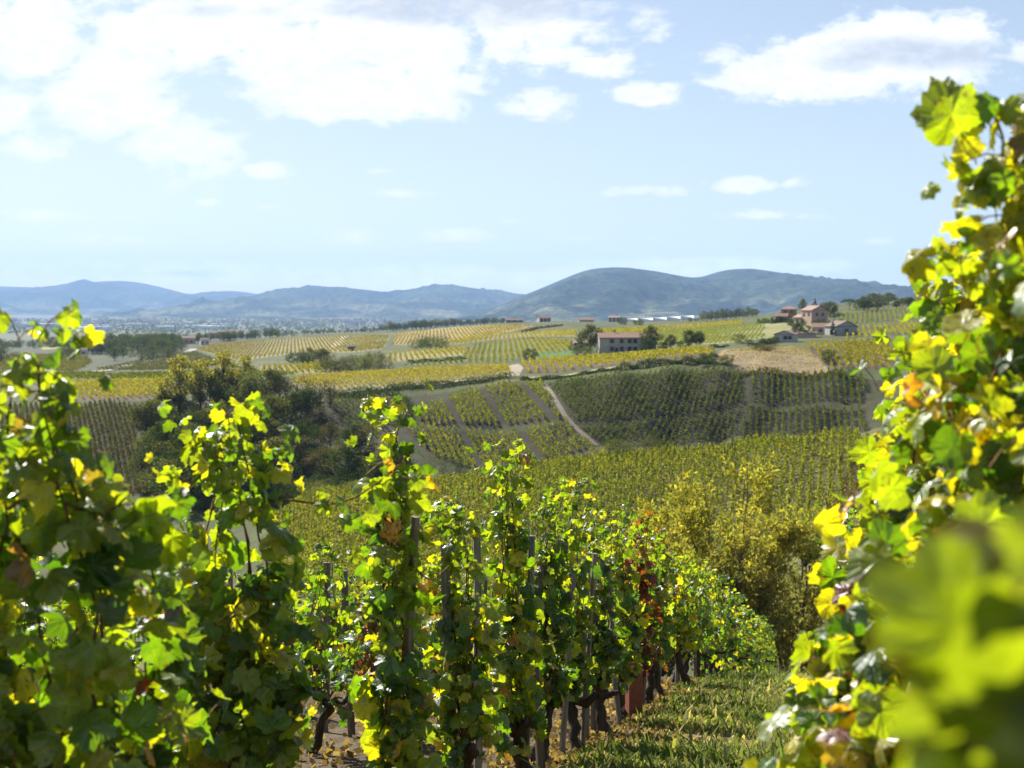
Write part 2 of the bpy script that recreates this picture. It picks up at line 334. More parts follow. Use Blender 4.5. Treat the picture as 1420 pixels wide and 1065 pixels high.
# ---------------------------------------------------------------- vineyard blocks on the far side (outlines found along lines of sight, then laid on the land)
GREEN = [(.055, .095, .016), (.085, .12, .018), (.13, .15, .02), (.045, .075, .014)]
YGREEN = [(.16, .17, .022), (.22, .20, .025), (.10, .13, .02), (.27, .22, .025)]
YELLOW = [(.31, .285, .035), (.26, .25, .035), (.34, .30, .04), (.19, .205, .03)]
GOLD = [(.29, .26, .085), (.33, .30, .11), (.25, .22, .075), (.22, .22, .07)]
PALE = [(.20, .23, .07), (.24, .26, .09), (.17, .20, .06)]
RUST = [(.18, .15, .07), (.21, .185, .085), (.14, .14, .065)]
LITG = [(.15, .19, .026), (.19, .21, .03), (.25, .25, .034), (.10, .14, .022)]
SOIL = (.080, .061, .040); SOILD = (.030, .027, .017); STRAW = (.26, .20, .11); GRASS = (.10, .12, .035); PALEG = (.21, .22, .09); GOLDG = (.17, .155, .08)
# label, outline px, row line px, row spacing, plant spacing, height, width, leaves, leaf size, palette, ground colour, skip every nth row, stake share
FIELDS = [
 ('sunlit upper block of staked vines in rows running down the far slope', [(574,584),(592,566),(640,546),(690,534),(750,532),(779,582),(700,590),(600,589)], ((662,544),(689,589)), 1.45, .9, 1.5, .40, 30, .30, LITG, SOILD, 7, 0),
 ('sunlit lower block of staked vines below the upper block on the far slope', [(558,594),(600,593),(785,587),(826,624),(760,638),(700,650),(655,651),(600,632)], ((640,600),(669,650)), 1.45, .9, 1.5, .40, 30, .30, LITG, SOILD, 9, 0),
 ('large dark green vine block right of the dirt track on the far slope', [(762,537),(800,527),(860,518),(985,514),(1026,522),(1030,562),(900,577),(797,586)], ((900,522),(872,572)), 1.4, .85, 1.35, .36, 24, .30, GREEN, SOILD, 0, 0),
 ('dark green vine block at the foot of the far slope right of the dirt track', [(802,593),(900,582),(1030,567),(1020,602),(1003,613),(900,619),(836,620)], ((900,585),(878,618)), 1.4, .85, 1.35, .36, 24, .30, GREEN, SOILD, 0, 0),
 ('dark vine block in upright rows at the upper right of the far slope', [(1037,519),(1100,521),(1200,525),(1200,561),(1040,558)], ((1100,524),(1102,556)), 1.4, .85, 1.35, .36, 24, .30, GREEN, SOILD, 0, 0),
 ('dark vine block in upright rows at the lower right of the far slope', [(1038,563),(1200,567),(1210,597),(1100,604),(1022,609)], ((1100,568),(1102,600)), 1.4, .85, 1.35, .36, 24, .30, GREEN, SOILD, 0, 0),
 ('shaded vine block on the bank below the golden field', [(452,556),(510,553),(560,556),(548,575),(530,600),(500,612),(470,585)], ((480,560),(520,590)), 1.5, 1.0, 1.4, .3, 18, .3, GREEN, SOILD, 0, 0),
 ('golden vineyard on the flat top above the dark bank', [(420,541),(470,541),(560,535),(650,526),(708,519),(702,508),(600,512),(430,523),(400,530)], ((480,520),(540,538)), 1.6, .9, 1.15, .32, 12, .34, GOLD+YELLOW[:1], GOLDG, 0, 0),
 ('yellow vineyard in curving rows in front of the long farmhouse', [(722,518),(800,513),(860,507),(930,499),(990,494),(990,486),(930,489),(850,495),(722,501)], ((766,503),(778,519)), 2.3, .8, 1.35, .34, 12, .36, YELLOW+YGREEN[:1], SOIL, 0, 0),
 ('yellow green vineyard in upright rows above the small grove', [(648,503),(700,502),(790,486),(800,474),(740,470),(660,479),(640,490)], ((712,480),(716,502)), 2.2, .9, 1.4, .34, 12, .38, YGREEN+YELLOW[:2], GRASS, 0, 0),
 ('pale golden vineyard strip left of the upright rows', [(540,502),(640,493),(648,482),(560,488),(535,492)], ((590,487),(600,499)), 2.2, 1.0, 1.3, .34, 10, .4, YGREEN+YELLOW, GOLDG, 0, 0),
 ('green vine rows below the dark hedge line beside the golden field', [(562,508),(640,504),(645,498),(580,502)], ((600,502),(603,508)), 2.0, .9, 1.2, .3, 10, .36, YGREEN[:3]+GREEN, GRASS, 0, 0),
 ('yellow vineyard band along the brow above the upright rows', [(640,477),(740,467),(800,467),(800,459),(700,463),(600,478)], ((720,461),(724,468)), 2.4, 1.2, 1.3, .4, 8, .5, YELLOW+GOLD, GOLDG, 0, 0),
 ('pale green vineyard in fine rows behind the farmhouse', [(828,478),(880,480),(990,477),(1060,470),(1060,450),(1000,452),(940,457),(838,470)], ((940,460),(900,477)), 1.8, 1.1, 1.0, .34, 9, .36, PALE, PALEG, 0, 0),
 ('bright yellow vine strip along the top of the pale field', [(826,467),(880,463),(960,455),(1030,449),(1030,446),(960,451),(830,459)], ((900,457),(896,462)), 1.8, .9, 1.5, .45, 9, .5, YELLOW, GOLDG, 0, 0),
 ('yellow green vineyard at the right of the dry grass field', [(1112,479),(1165,476),(1230,474),(1240,512),(1150,513),(1135,497)], ((1150,478),(1172,510)), 1.9, .9, 1.3, .33, 12, .34, YGREEN+YELLOW[:2], SOIL, 0, 0),
 ('bright yellow vineyard on the left brow above the wooded ravine', [(60,535),(120,530),(228,529),(232,545),(222,551),(160,555),(100,555),(60,553)], ((150,532),(185,553)), 1.9, .85, 1.4, .34, 14, .34, YELLOW, SOIL, 0, 0),
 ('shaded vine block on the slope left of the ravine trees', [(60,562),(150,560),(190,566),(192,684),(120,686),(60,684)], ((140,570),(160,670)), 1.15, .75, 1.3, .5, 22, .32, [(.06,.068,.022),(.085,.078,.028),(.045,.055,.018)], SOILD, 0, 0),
 ('green vine rows behind the yellow field on the left brow', [(100,527),(150,521),(232,519),(330,517),(420,520),(330,525),(230,527)], ((160,521),(210,526)), 2.2, 1.0, 1.3, .36, 9, .42, YGREEN[:3]+GREEN, GRASS, 0, 0),
 ('yellow green vineyard behind the bare shrubs in the middle', [(360,520),(440,517),(470,508),(440,504),(360,508)], ((400,506),(408,518)), 2.2, 1.0, 1.3, .36, 9, .44, YGREEN+YELLOW[:1], GOLDG, 0, 0),
 ('rust gold vineyard below the far left ridge', [(330,500),(420,489),(500,488),(530,484),(540,466),(480,465),(400,470),(300,476),(270,484)], ((420,470),(425,488)), 2.6, 1.6, 1.3, .5, 6, .6, RUST+GOLD[:1], GOLDG, 0, 0),
 ('golden vineyard along the ridge crest in the centre', [(545,478),(640,474),(700,461),(740,452),(690,451),(560,461),(545,466)], ((620,460),(626,474)), 2.6, 1.6, 1.2, .5, 6, .6, GOLD+RUST[:2], STRAW, 0, 0),
 ('dull olive vineyard on the plain at the far left behind the vine leaves', [(-40,513),(100,515),(128,503),(118,492),(-40,493)], ((20,496),(60,510)), 2.4, 1.3, 1.3, .5, 7, .55, [(.09,.10,.03),(.12,.12,.035),(.16,.15,.04)], (.06,.06,.03), 0, 0),
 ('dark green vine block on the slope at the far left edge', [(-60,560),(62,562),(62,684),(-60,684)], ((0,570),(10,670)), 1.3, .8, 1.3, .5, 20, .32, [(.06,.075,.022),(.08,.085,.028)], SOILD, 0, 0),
 ('green vineyard band behind the yellow field at the far left', [(-40,533),(60,533),(98,527),(150,519),(-40,517)], ((20,520),(40,531)), 2.0, 1.0, 1.3, .4, 9, .42, YGREEN[:3]+GREEN, GRASS, 0, 0),
 ('dull green vineyard on the distant shaded slope under the village', [(130,512),(215,514),(330,506),(270,488),(210,496)], ((200,498),(260,510)), 2.6, 1.8, 1.2, .5, 5, .6, [(.07,.08,.03),(.09,.09,.03)], (.075,.075,.04), 0, 0),
]
MIDFIELD = [(380,697),(420,694),(560,674),(700,657),(820,642),(900,634),(1000,624),(1190,606),(1200,655),(1140,740),(1040,790),(900,800),(760,815),(700,835),(520,835),(380,835)]
RIGHTFIELD = [(1190,612),(1460,600),(1460,735),(1200,735),(1150,730)]
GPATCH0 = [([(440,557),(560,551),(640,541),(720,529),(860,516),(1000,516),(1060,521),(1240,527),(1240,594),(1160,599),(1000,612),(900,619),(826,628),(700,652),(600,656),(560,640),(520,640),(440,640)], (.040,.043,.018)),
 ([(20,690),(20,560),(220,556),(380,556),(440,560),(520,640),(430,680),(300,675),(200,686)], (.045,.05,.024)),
 ([(90,517),(330,509),(400,474),(330,471),(250,473),(170,481),(100,486)], (.055,.062,.032))]
GPATCH = [  # extra ground cover patches: outline px, colour
 ([(992,499),(1010,484),(1100,480),(1135,497),(1150,515),(1080,520),(1020,512)], (.21,.165,.10)),
 ([(700,521),(724,519),(720,506),(704,507)], (.23,.21,.09)),
 ([(730,500),(800,494),(800,484),(745,488)], (.075,.13,.03)),
 ([(1062,470),(1130,466),(1130,448),(1062,449)], (.20,.20,.08)),
 ([(560,470),(680,464),(690,450),(600,456)], (.24,.19,.09)),
 ([(60,485),(130,480),(180,478),(60,476)], (.25,.23,.07)),
]
def plan(poly): return np.array([at(*p)[:2] for p in poly])
PLANS = [plan(f[1]) for f in FIELDS]; MIDPLAN = plan(MIDFIELD); RIGHTPLAN = plan(RIGHTFIELD); GPLANS = [(plan(p), c) for p, c in GPATCH]; GPLANS0 = [(plan(p), c) for p, c in GPATCH0]

def build_ground():
    us = np.concatenate([np.linspace(-1.5, -.46, 40, endpoint=False), np.linspace(-.46, .46, 430), np.linspace(.46, 1.5, 41)[1:]])
    segs = [(.3, 30, 170), (30, 150, 90), (150, 560, 400), (560, 2000, 150), (2000, 20500, 110)]
    ys = np.concatenate([np.exp(np.linspace(math.log(a), math.log(b), n, endpoint=False)) for a, b, n in segs] + [[20500]])
    Y, Uu = np.meshgrid(ys, us, indexing='ij'); X = Uu * Y; Z = ground_z(X.ravel(), Y.ravel()).reshape(X.shape)
    V = np.stack([X, Y, Z], -1).reshape(-1, 3); ny, nx = X.shape
    i = np.arange(ny - 1)[:, None] * nx + np.arange(nx - 1)[None]
    q = np.stack([i, i + 1, i + nx + 1, i + nx], -1).reshape(-1, 4)
    x, y = V[:, 0], V[:, 1]
    col = np.tile(np.array([.062, .075, .026]), (len(V), 1))
    nzv = (lumps(x * .35, y * .35, 5) + lumps(x * .09, y * .09, 6)) * .5
    col = col * (1 + .35 * nzv[:, None]); m = nzv > .12; col[m] = col[m] * .6 + np.array([.13, .11, .055]) * .4
    col[y < 60] = np.array(SOIL) * 1.05
    far = y > 1500; col[far] = np.array([.085, .095, .045]) * (1 + .6 * lumps(x[far] * .006, y[far] * .006, 8)[:, None])
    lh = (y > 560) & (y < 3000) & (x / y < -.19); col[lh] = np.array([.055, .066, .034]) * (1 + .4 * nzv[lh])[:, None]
    for P, c in GPLANS0 + [(p, f[10]) for p, f in zip(PLANS, FIELDS)] + [(MIDPLAN, (.09, .085, .035)), (RIGHTPLAN, (.085, .055, .04))] + GPLANS:
        k = np.nonzero((x > P[:, 0].min()) & (x < P[:, 0].max()) & (y > P[:, 1].min()) & (y < P[:, 1].max()))[0]
        if len(k):
            k = k[pip(x[k], y[k], P)]; col[k] = np.array(c) * (1 + .16 * nzv[k])[:, None]
    # mown lane between the two nearest rows: the same soil under short grass and straw
    off = x - (ROWA0 + ROWS * y); lane = np.clip((off - .30) / .35, 0, 1) * np.clip((2.0 - off) / .3, 0, 1) * (y < 60)
    g = np.array([.20, .17, .08]) * (1 + .3 * lumps(x * 2.2, y * 2.2, 9)[:, None])
    col = col * (1 - lane[:, None]) + g * lane[:, None]
    m, nt, out = new_mat('ground_cover'); L = nt.links
    a = N(nt, 'ShaderNodeAttribute', attribute_name='Col'); tc = N(nt, 'ShaderNodeTexCoord')
    n1 = N(nt, 'ShaderNodeTexNoise', i_Scale=9.0, i_Detail=8.0, i_Roughness=.65); n2 = N(nt, 'ShaderNodeTexNoise', i_Scale=.35, i_Detail=7.0, i_Roughness=.65)
    n3 = N(nt, 'ShaderNodeTexNoise', i_Scale=.012, i_Detail=8.0, i_Roughness=.7)
    for n in (n1, n2, n3): L.new(tc.outputs['Object'], n.inputs['Vector'])
    f = Mth(nt, 'ADD', Mth(nt, 'MULTIPLY', n1.outputs['Fac'], .55), Mth(nt, 'ADD', Mth(nt, 'MULTIPLY', n2.outputs['Fac'], .5), Mth(nt, 'MULTIPLY', n3.outputs['Fac'], .35)))
    f = Ramp(nt, f, .5, .92)
    c = Mix(nt, f, Mix(nt, 1.0, a.outputs['Color'], (.5, .5, .52), 'MULTIPLY'), Mix(nt, 1.0, a.outputs['Color'], (1.5, 1.42, 1.3), 'MULTIPLY'))
    b = N(nt, 'ShaderNodeBsdfPrincipled', i_Roughness=.95); b.inputs['Specular IOR Level'].default_value = .1; L.new(c, b.inputs['Base Color'])
    bp = N(nt, 'ShaderNodeBump', i_Strength=.8, i_Distance=.05); L.new(n1.outputs['Fac'], bp.inputs['Height']); L.new(bp.outputs[0], b.inputs['Normal']); L.new(b.outputs[0], out.inputs[0])
    o = obj('ground', mesh('ground', V, [q], col, None, [m], None, True)); tag(o, 'rolling ground of vineyard slopes, ravine and valley floor', 'ground', kind='structure')
ROWS = .226; ROWA0 = -1.60                 # the nearest row runs x = ROWA0 + ROWS * y
build_ground()

def strip(name, pts_px, width, col, label, lift=.05, n=60, mat=None):
    """a track laid on the land along a line of sight polyline"""
    P = np.array([at(*p)[:2] for p in pts_px]); s = np.concatenate([[0], np.cumsum(np.linalg.norm(np.diff(P, axis=0), axis=1))])
    t = np.linspace(0, s[-1], n); Q = np.stack([np.interp(t, s, P[:, 0]), np.interp(t, s, P[:, 1])], 1)
    T = np.gradient(Q, axis=0); T /= np.linalg.norm(T, axis=1)[:, None]; Nn = np.stack([-T[:, 1], T[:, 0]], 1)
    k = 5; V = []
    for j in range(k):
        w = (j / (k - 1) - .5) * width; q = Q + Nn * w; V.append(np.stack([q[:, 0], q[:, 1], ground_z(q[:, 0], q[:, 1]) + lift], 1))
    V = np.stack(V, 1).reshape(-1, 3); i = np.arange(n - 1)[:, None] * k + np.arange(k - 1)[None]
    q = np.stack([i, i + k, i + k + 1, i + 1], -1).reshape(-1, 4)
    o = obj(name, mesh(name, V, [q], np.tile(col, (len(V), 1)), None, [mat or M_wall], None, True)); tag(o, label, name.replace('_', ' '), kind='structure'); return o
strip('dirt_track', [(752,533),(770,556),(783,577),(800,596),(828,619)], 1.1, (.11,.085,.062), 'narrow bare dirt track running down between the vine blocks on the far slope', .12)
strip('farm_track', [(712,522),(718,512),(712,506)], 3.2, (.20,.17,.11), 'pale bare track at the end of the golden vineyard', .1)
strip('hill_road', [(130,516),(180,506),(215,500),(245,494),(270,484)], 7, (.20,.19,.16), 'grey road climbing the distant slope to the left village', .3)
strip('field_track', [(460,484),(472,473),(480,466)], 6, (.26,.21,.13), 'pale track dividing the rust gold vineyard', .3)
strip('field_track', [(515,483),(524,474),(530,467)], 5, (.15,.14,.10), 'dull track right of the pale track in the rust gold vineyard', .3)
strip('grass_verge', [(722,524),(790,520),(828,513),(866,509)], 3.0, (.17,.18,.08), 'pale grass verge along the brow under the yellow vineyard', .1, mat=M_wall)
strip('grass_verge', [(452,545),(520,540),(600,533),(660,527),(706,521)], 2.2, (.27,.22,.13), 'dry grass verge along the edge of the golden vineyard', .1, mat=M_wall)

# ---------------------------------------------------------------- mountains
def mountain(name, prof, d0, depth, foot, seed, col, label, amp):
    nx, ny = 420, 90; r = np.random.default_rng(seed)
    px = np.linspace(prof[0][0], prof[-1][0], nx); top = np.interp(px, [p[0] for p in prof], [p[1] for p in prof])
    ker = np.hanning(13); ker /= ker.sum(); top = np.convolve(np.pad(top, 6, 'edge'), ker, 'valid')
    u = (px - CX) / F; zt = (HY - top) / F * d0
    t = np.linspace(0, 1.35, ny); V = []
    ph = r.uniform(0, 6.28, 40)
    for tt in t:
        y = d0 - depth * (1 - tt); x = u * d0
        prof_t = math.sin(min(tt, 1) * math.pi / 2) ** 1.25 if tt <= 1 else 1 - (tt - 1) ** 1.3 * 1.5
        z = foot + (zt - foot) * prof_t
        q = 0
        for k in range(14):
            f = 2 * math.pi / (3800 / 1.42 ** k); a = ph[k]
            s = np.sin((x * math.cos(a) + y * math.sin(a)) * f + ph[k + 14] + 1.3 * np.sin(x * f * .37 + ph[k + 26 - 2]))
            q = q + (1 - np.abs(s) * 2) * 0.80 ** k
        env = max(0, math.sin(min(tt, 1) * math.pi)) ** 1.1 * .75 + .012
        z = z + q * amp * env
        V.append(np.stack([x + (tt - 1) * 0, np.full(nx, y), z], 1))
    V = np.stack(V).reshape(-1, 3); i = np.arange(ny - 1)[:, None] * nx + np.arange(nx - 1)[None]
    quads = np.stack([i, i + 1, i + nx + 1, i + nx], -1).reshape(-1, 4)
    m, nt, out = new_mat('forested_' + name); L = nt.links
    tc = N(nt, 'ShaderNodeTexCoord'); n1 = N(nt, 'ShaderNodeTexNoise', i_Scale=.0016, i_Detail=9.0, i_Roughness=.68); n2 = N(nt, 'ShaderNodeTexNoise', i_Scale=.02, i_Detail=5.0, i_Roughness=.7)
    for n in (n1, n2): L.new(tc.outputs['Object'], n.inputs['Vector'])
    c = Mix(nt, Ramp(nt, n1.outputs['Fac'], .42, .66), col, tuple(v * 1.9 + .012 for v in col))
    sp = N(nt, 'ShaderNodeSeparateXYZ'); L.new(tc.outputs['Object'], sp.inputs[0])
    low = Mth(nt, 'MULTIPLY', Ramp(nt, sp.outputs[2], 90, -40), Ramp(nt, n1.outputs['Fac'], .45, .6))
    c = Mix(nt, low, c, (.20, .19, .10))
    c = Mix(nt, Ramp(nt, n2.outputs['Fac'], .35, .7), Mix(nt, 1.0, c, (.45, .47, .5), 'MULTIPLY'), Mix(nt, 1.0, c, (1.35, 1.35, 1.25), 'MULTIPLY'))
    b = N(nt, 'ShaderNodeBsdfDiffuse'); L.new(c, b.inputs[0])
    bp = N(nt, 'ShaderNodeBump', i_Strength=1.0, i_Distance=30.0); L.new(n2.outputs['Fac'], bp.inputs['Height']); L.new(bp.outputs[0], b.inputs['Normal']); L.new(b.outputs[0], out.inputs[0])
    o = obj(name, mesh(name, V, [quads], None, None, [m], None, True)); tag(o, label, 'mountain', kind='structure')
mountain('mountain', [(-900,400),(-500,385),(-250,405),(-100,396),(0,397),(60,399),(110,396),(140,391),(165,389),(190,391),(215,396),(260,408),(285,407),(310,403),(335,404),(365,409),(420,420),(520,440),(600,450)], 18500, 5000, -90, 3, (.035,.045,.025), 'long hazy blue mountain ridge farthest to the left', 42)
mountain('mountain', [(180,452),(260,432),(330,418),(370,411),(400,403),(430,398),(470,398),(510,402),(545,406),(570,404),(600,397),(630,395),(660,400),(690,405),(730,408),(800,418),(950,440),(1050,452)], 14000, 4600, -90, 5, (.035,.047,.025), 'blue middle mountain with two low summits', 36)
mountain('mountain', [(560,452),(640,440),(690,424),(730,408),(760,396),(790,383),(815,374),(840,371),(870,371),(915,377),(945,384),(968,386),(988,379),(1010,373),(1040,373),(1080,378),(1120,385),(1170,392),(1220,400),(1300,404),(1420,398),(1600,410),(1900,400),(2300,420)], 9000, 3300, -90, 8, (.03,.042,.022), 'big wooded mountain with two rounded summits on the right', 34)

# ---------------------------------------------------------------- haze
def build_haze():
    b = MB(); b.box((0, 11000, 320), (40000, 23400, 960))
    m, nt, out = new_mat('haze_air'); v = N(nt, 'ShaderNodeVolumePrincipled')
    v.inputs['Color'].default_value = (.40, .61, 1, 1); v.inputs['Density'].default_value = 5.0e-5; v.inputs['Anisotropy'].default_value = .0
    nt.links.new(v.outputs[0], out.inputs['Volume'])
    o = b.build('haze', m); tag(o, 'pale blue autumn haze filling the valley air', 'haze', kind='stuff')
build_haze()

# ---------------------------------------------------------------- vineyard planting
def leafquads(P, size, col, rngl, aspect=.85, flat=.5):
    n = len(P); a = rngl.normal(size=(n, 3)); a /= np.linalg.norm(a, axis=1)[:, None]
    b = rngl.normal(size=(n, 3)); b[:, 2] += flat; b -= (b * a).sum(1)[:, None] * a; b /= np.linalg.norm(b, axis=1)[:, None] + 1e-9
    s = (size * rngl.uniform(.6, 1.3, n))[:, None] / 2
    V = np.stack([P - a * s, P - b * s * aspect + a * s * .1, P + a * s, P + b * s * aspect + a * s * .1], 1).reshape(-1, 3)
    return V, np.arange(n * 4).reshape(-1, 4), np.repeat(col, 4, axis=0)
def fill(P, line, row_sp, pl_sp, skip=0, jit=.12, seed=0):
    r = np.random.default_rng(seed); d = at(*line[1])[:2] - at(*line[0])[:2]; d /= np.linalg.norm(d); e = np.array([-d[1], d[0]])
    a = P @ d; b = P @ e
    rows = np.arange(b.min(), b.max(), row_sp); 
    if skip: rows = np.array([v for k, v in enumerate(rows) if k % skip])
    al = np.arange(a.min(), a.max(), pl_sp)
    A, B = np.meshgrid(al, rows); A = A + r.normal(0, jit, A.shape); B = B + r.normal(0, jit * .5, B.shape) + .22 * row_sp * lumps(A * .14, B * .05, seed + 41)
    Q = A.ravel()[:, None] * d + B.ravel()[:, None] * e
    Q = Q[pip(Q[:, 0], Q[:, 1], P)]; Q = Q[r.random(len(Q)) > .05 + .30 * (lumps(Q[:, 0] * .5, Q[:, 1] * .5, seed + 50) > .38)]
    return Q
def plants(Q, H, w, K, ls, pal, seed, z=None):
    r = np.random.default_rng(seed); n = len(Q); z = ground_z(Q[:, 0], Q[:, 1]) if z is None else z
    h = H * r.uniform(.75, 1.2, n); zz = r.uniform(.16, 1, (n, K)); rad = w * np.sin(np.clip(zz, 0, 1) ** .8 * math.pi * .9 + .2).clip(.35)
    off = r.normal(0, .5, (n, K, 2)) * rad[..., None]
    P = np.stack([Q[:, None, 0] + off[..., 0], Q[:, None, 1] + off[..., 1], z[:, None] + zz * h[:, None]], -1).reshape(-1, 3)
    pal = np.array(pal); tone = np.clip(.5 + .35 * lumps(Q[:, 0] * .18, Q[:, 1] * .18, seed + 11) + r.normal(0, .22, n), 0, .999)
    idx = np.clip((tone[:, None] + r.normal(0, .2, (n, K))) * len(pal), 0, len(pal) - 1).astype(int).ravel()
    col = pal[idx] * r.uniform(.75, 1.3, n * K)[:, None]
    return leafquads(P, np.full(n * K, ls), col, r)
for i, (f, P) in enumerate(zip(FIELDS, PLANS)):
    Q = fill(P, f[2], f[3], f[4], f[11], seed=i)
    if not len(Q): print('EMPTY FIELD', f[0]); continue
    V, q, c = plants(Q, f[5], f[6], f[7], f[8], f[9], i)
    o = obj('vineyard', mesh('vineyard', V, [q], c, None, [M_fleaf])); tag(o, f[0], 'vineyard', 'far vineyard blocks', 'stuff')
# ---------------------------------------------------------------- grapevines
_LO = np.array([(0, 1.0), (.12, .92), (.24, .88), (.31, .72), (.40, .66), (.55, .60), (.58, .45), (.50, .29), (.54, .12), (.42, -.06), (.21, -.14), (.03, .02)])
def leaf_template(seed, hi):
    r = np.random.default_rng(seed)
    right = _LO * (1 + r.normal(0, .05, _LO.shape)); left = (_LO * (1 + r.normal(0, .05, _LO.shape)))[1:][::-1] * [-1, 1]
    O = np.vstack([right, left]); cen = np.array([0, .36])
    if hi:
        nx = np.roll(O, -1, axis=0); mid = (O + nx) / 2; mid = cen + (mid - cen) * (1 + r.uniform(-.10, .03, (len(mid), 1)))
        O = np.stack([O, mid], 1).reshape(-1, 2)
    n = len(O); rings = [cen[None]] + ([cen + (O - cen) * .52] if hi else []) + [O]; P = np.vstack(rings); lab = np.concatenate([np.full(len(g), k / (len(rings) - 1)) for k, g in enumerate(rings)])
    d = P - cen; rr = np.hypot(d[:, 0], d[:, 1]); an = np.arctan2(d[:, 0], d[:, 1])
    z = -r.uniform(.05, .75) * rr ** 2 + r.uniform(.04, .13) * np.sin(5 * an + r.uniform(0, 6)) * (rr / .6) ** 1.5 + r.uniform(-.25, .45) * np.abs(P[:, 0]) - r.uniform(0, .5) * np.clip(P[:, 1] - .4, 0, 1) ** 2 + r.normal(0, .012, len(P))
    a = np.arange(n); b = (a + 1) % n
    if hi:
        t = np.stack([np.zeros(n, int), 1 + b, 1 + a], 1); q = np.stack([1 + a, 1 + b, 1 + n + b, 1 + n + a], 1)
    else: t = np.stack([np.zeros(n, int), 1 + b, 1 + a], 1); q = np.zeros((0, 4), int)
    return np.column_stack([P, z]), t, q, lab
LT = {True: [leaf_template(s, True) for s in range(9)], False: [leaf_template(s, False) for s in range(9)]}
def place_leaves(P, tip, nrm, size, cin, cout, hi, r):
    """leaf cloud mesh data from stalk points, tip directions, face normals"""
    tip = tip / (np.linalg.norm(tip, axis=1)[:, None] + 1e-9); nrm = nrm - (nrm * tip).sum(1)[:, None] * tip; nrm /= np.linalg.norm(nrm, axis=1)[:, None] + 1e-9
    side = np.cross(tip, nrm); pick = r.integers(0, 9, len(P)); Vs, Ts, Qs, Cs, Us = [], [], [], [], []; off = 0
    for k, (T, tri, quad, lab) in enumerate(LT[hi]):
        s = np.nonzero(pick == k)[0]
        if not len(s): continue
        zsc = r.uniform(.4, 1.7, len(s)); zsc *= np.where(r.random(len(s)) < .2, -1, 1)
        V = P[s, None] + size[s, None, None] * (T[None, :, 0:1] * side[s, None] + T[None, :, 1:2] * tip[s, None] + T[None, :, 2:3] * zsc[:, None, None] * nrm[s, None])
        w = np.clip(lab[None, :, None] ** 1.6 * r.uniform(.3, 1.25, (len(s), 1, 1)), 0, 1)
        Cc = cin[s, None] * (1 - w) + cout[s, None] * w; m = len(T)
        Vs.append(V.reshape(-1, 3)); Cs.append(Cc.reshape(-1, 3)); Us.append(np.tile(T, (len(s), 1)))
        o = off + np.arange(len(s))[:, None, None] * m; Ts.append((tri[None] + o).reshape(-1, 3))
        if len(quad): Qs.append((quad[None] + o).reshape(-1, 4))
        off += len(s) * m
    return np.vstack(Vs), [np.vstack(Ts)] + ([np.vstack(Qs)] if Qs else []), np.vstack(Cs), np.vstack(Us)
DG, MG, LG, YL, OR, RD, BR = map(np.array, ((.036, .085, .012), (.070, .135, .014), (.16, .21, .018), (.31, .29, .02), (.36, .19, .025), (.13, .028, .016), (.16, .09, .05)))
PALS = {'green': (.28, .36, .27, .06, .006, .001, .008), 'bright': (.16, .30, .42, .11, .008, .001, .008), 'yellow': (.10, .22, .44, .20, .025, .004, .015), 'red': (.20, .14, .10, .04, .05, .42, .05), 'dark': (.55, .30, .10, .03, .01, 0, .01), 'gold': (.10, .15, .40, .31, .025, .002, .01)}
def leaf_colours(n, pal, r, hgt=None):
    base = np.array([DG, MG, LG, YL, OR, RD, BR]); p = np.array(PALS[pal]); p = p / p.sum(); k = r.choice(7, n, p=p)
    if hgt is not None:                                   # old leaves low on the vine turn first
        low = (r.random(n) < .30 * np.clip(1 - hgt / .55, 0, 1)); k = np.where(low, r.choice([3, 3, 6, 3, 4, 2], n), k)
    cin = base[k] * r.uniform(.75, 1.3, (n, 1)); k2 = np.clip(k + (r.random(n) < .30), 0, 6); k2 = np.where((k2 == 6) & (k != 6), 4, k2); k2 = np.where((k == 3) & (k2 == 4) & (r.random(n) < .6), 3, k2)
    cout = np.where((r.random(n) < .5)[:, None], cin, base[k2] * r.uniform(.8, 1.25, (n, 1)))
    return cin, cout
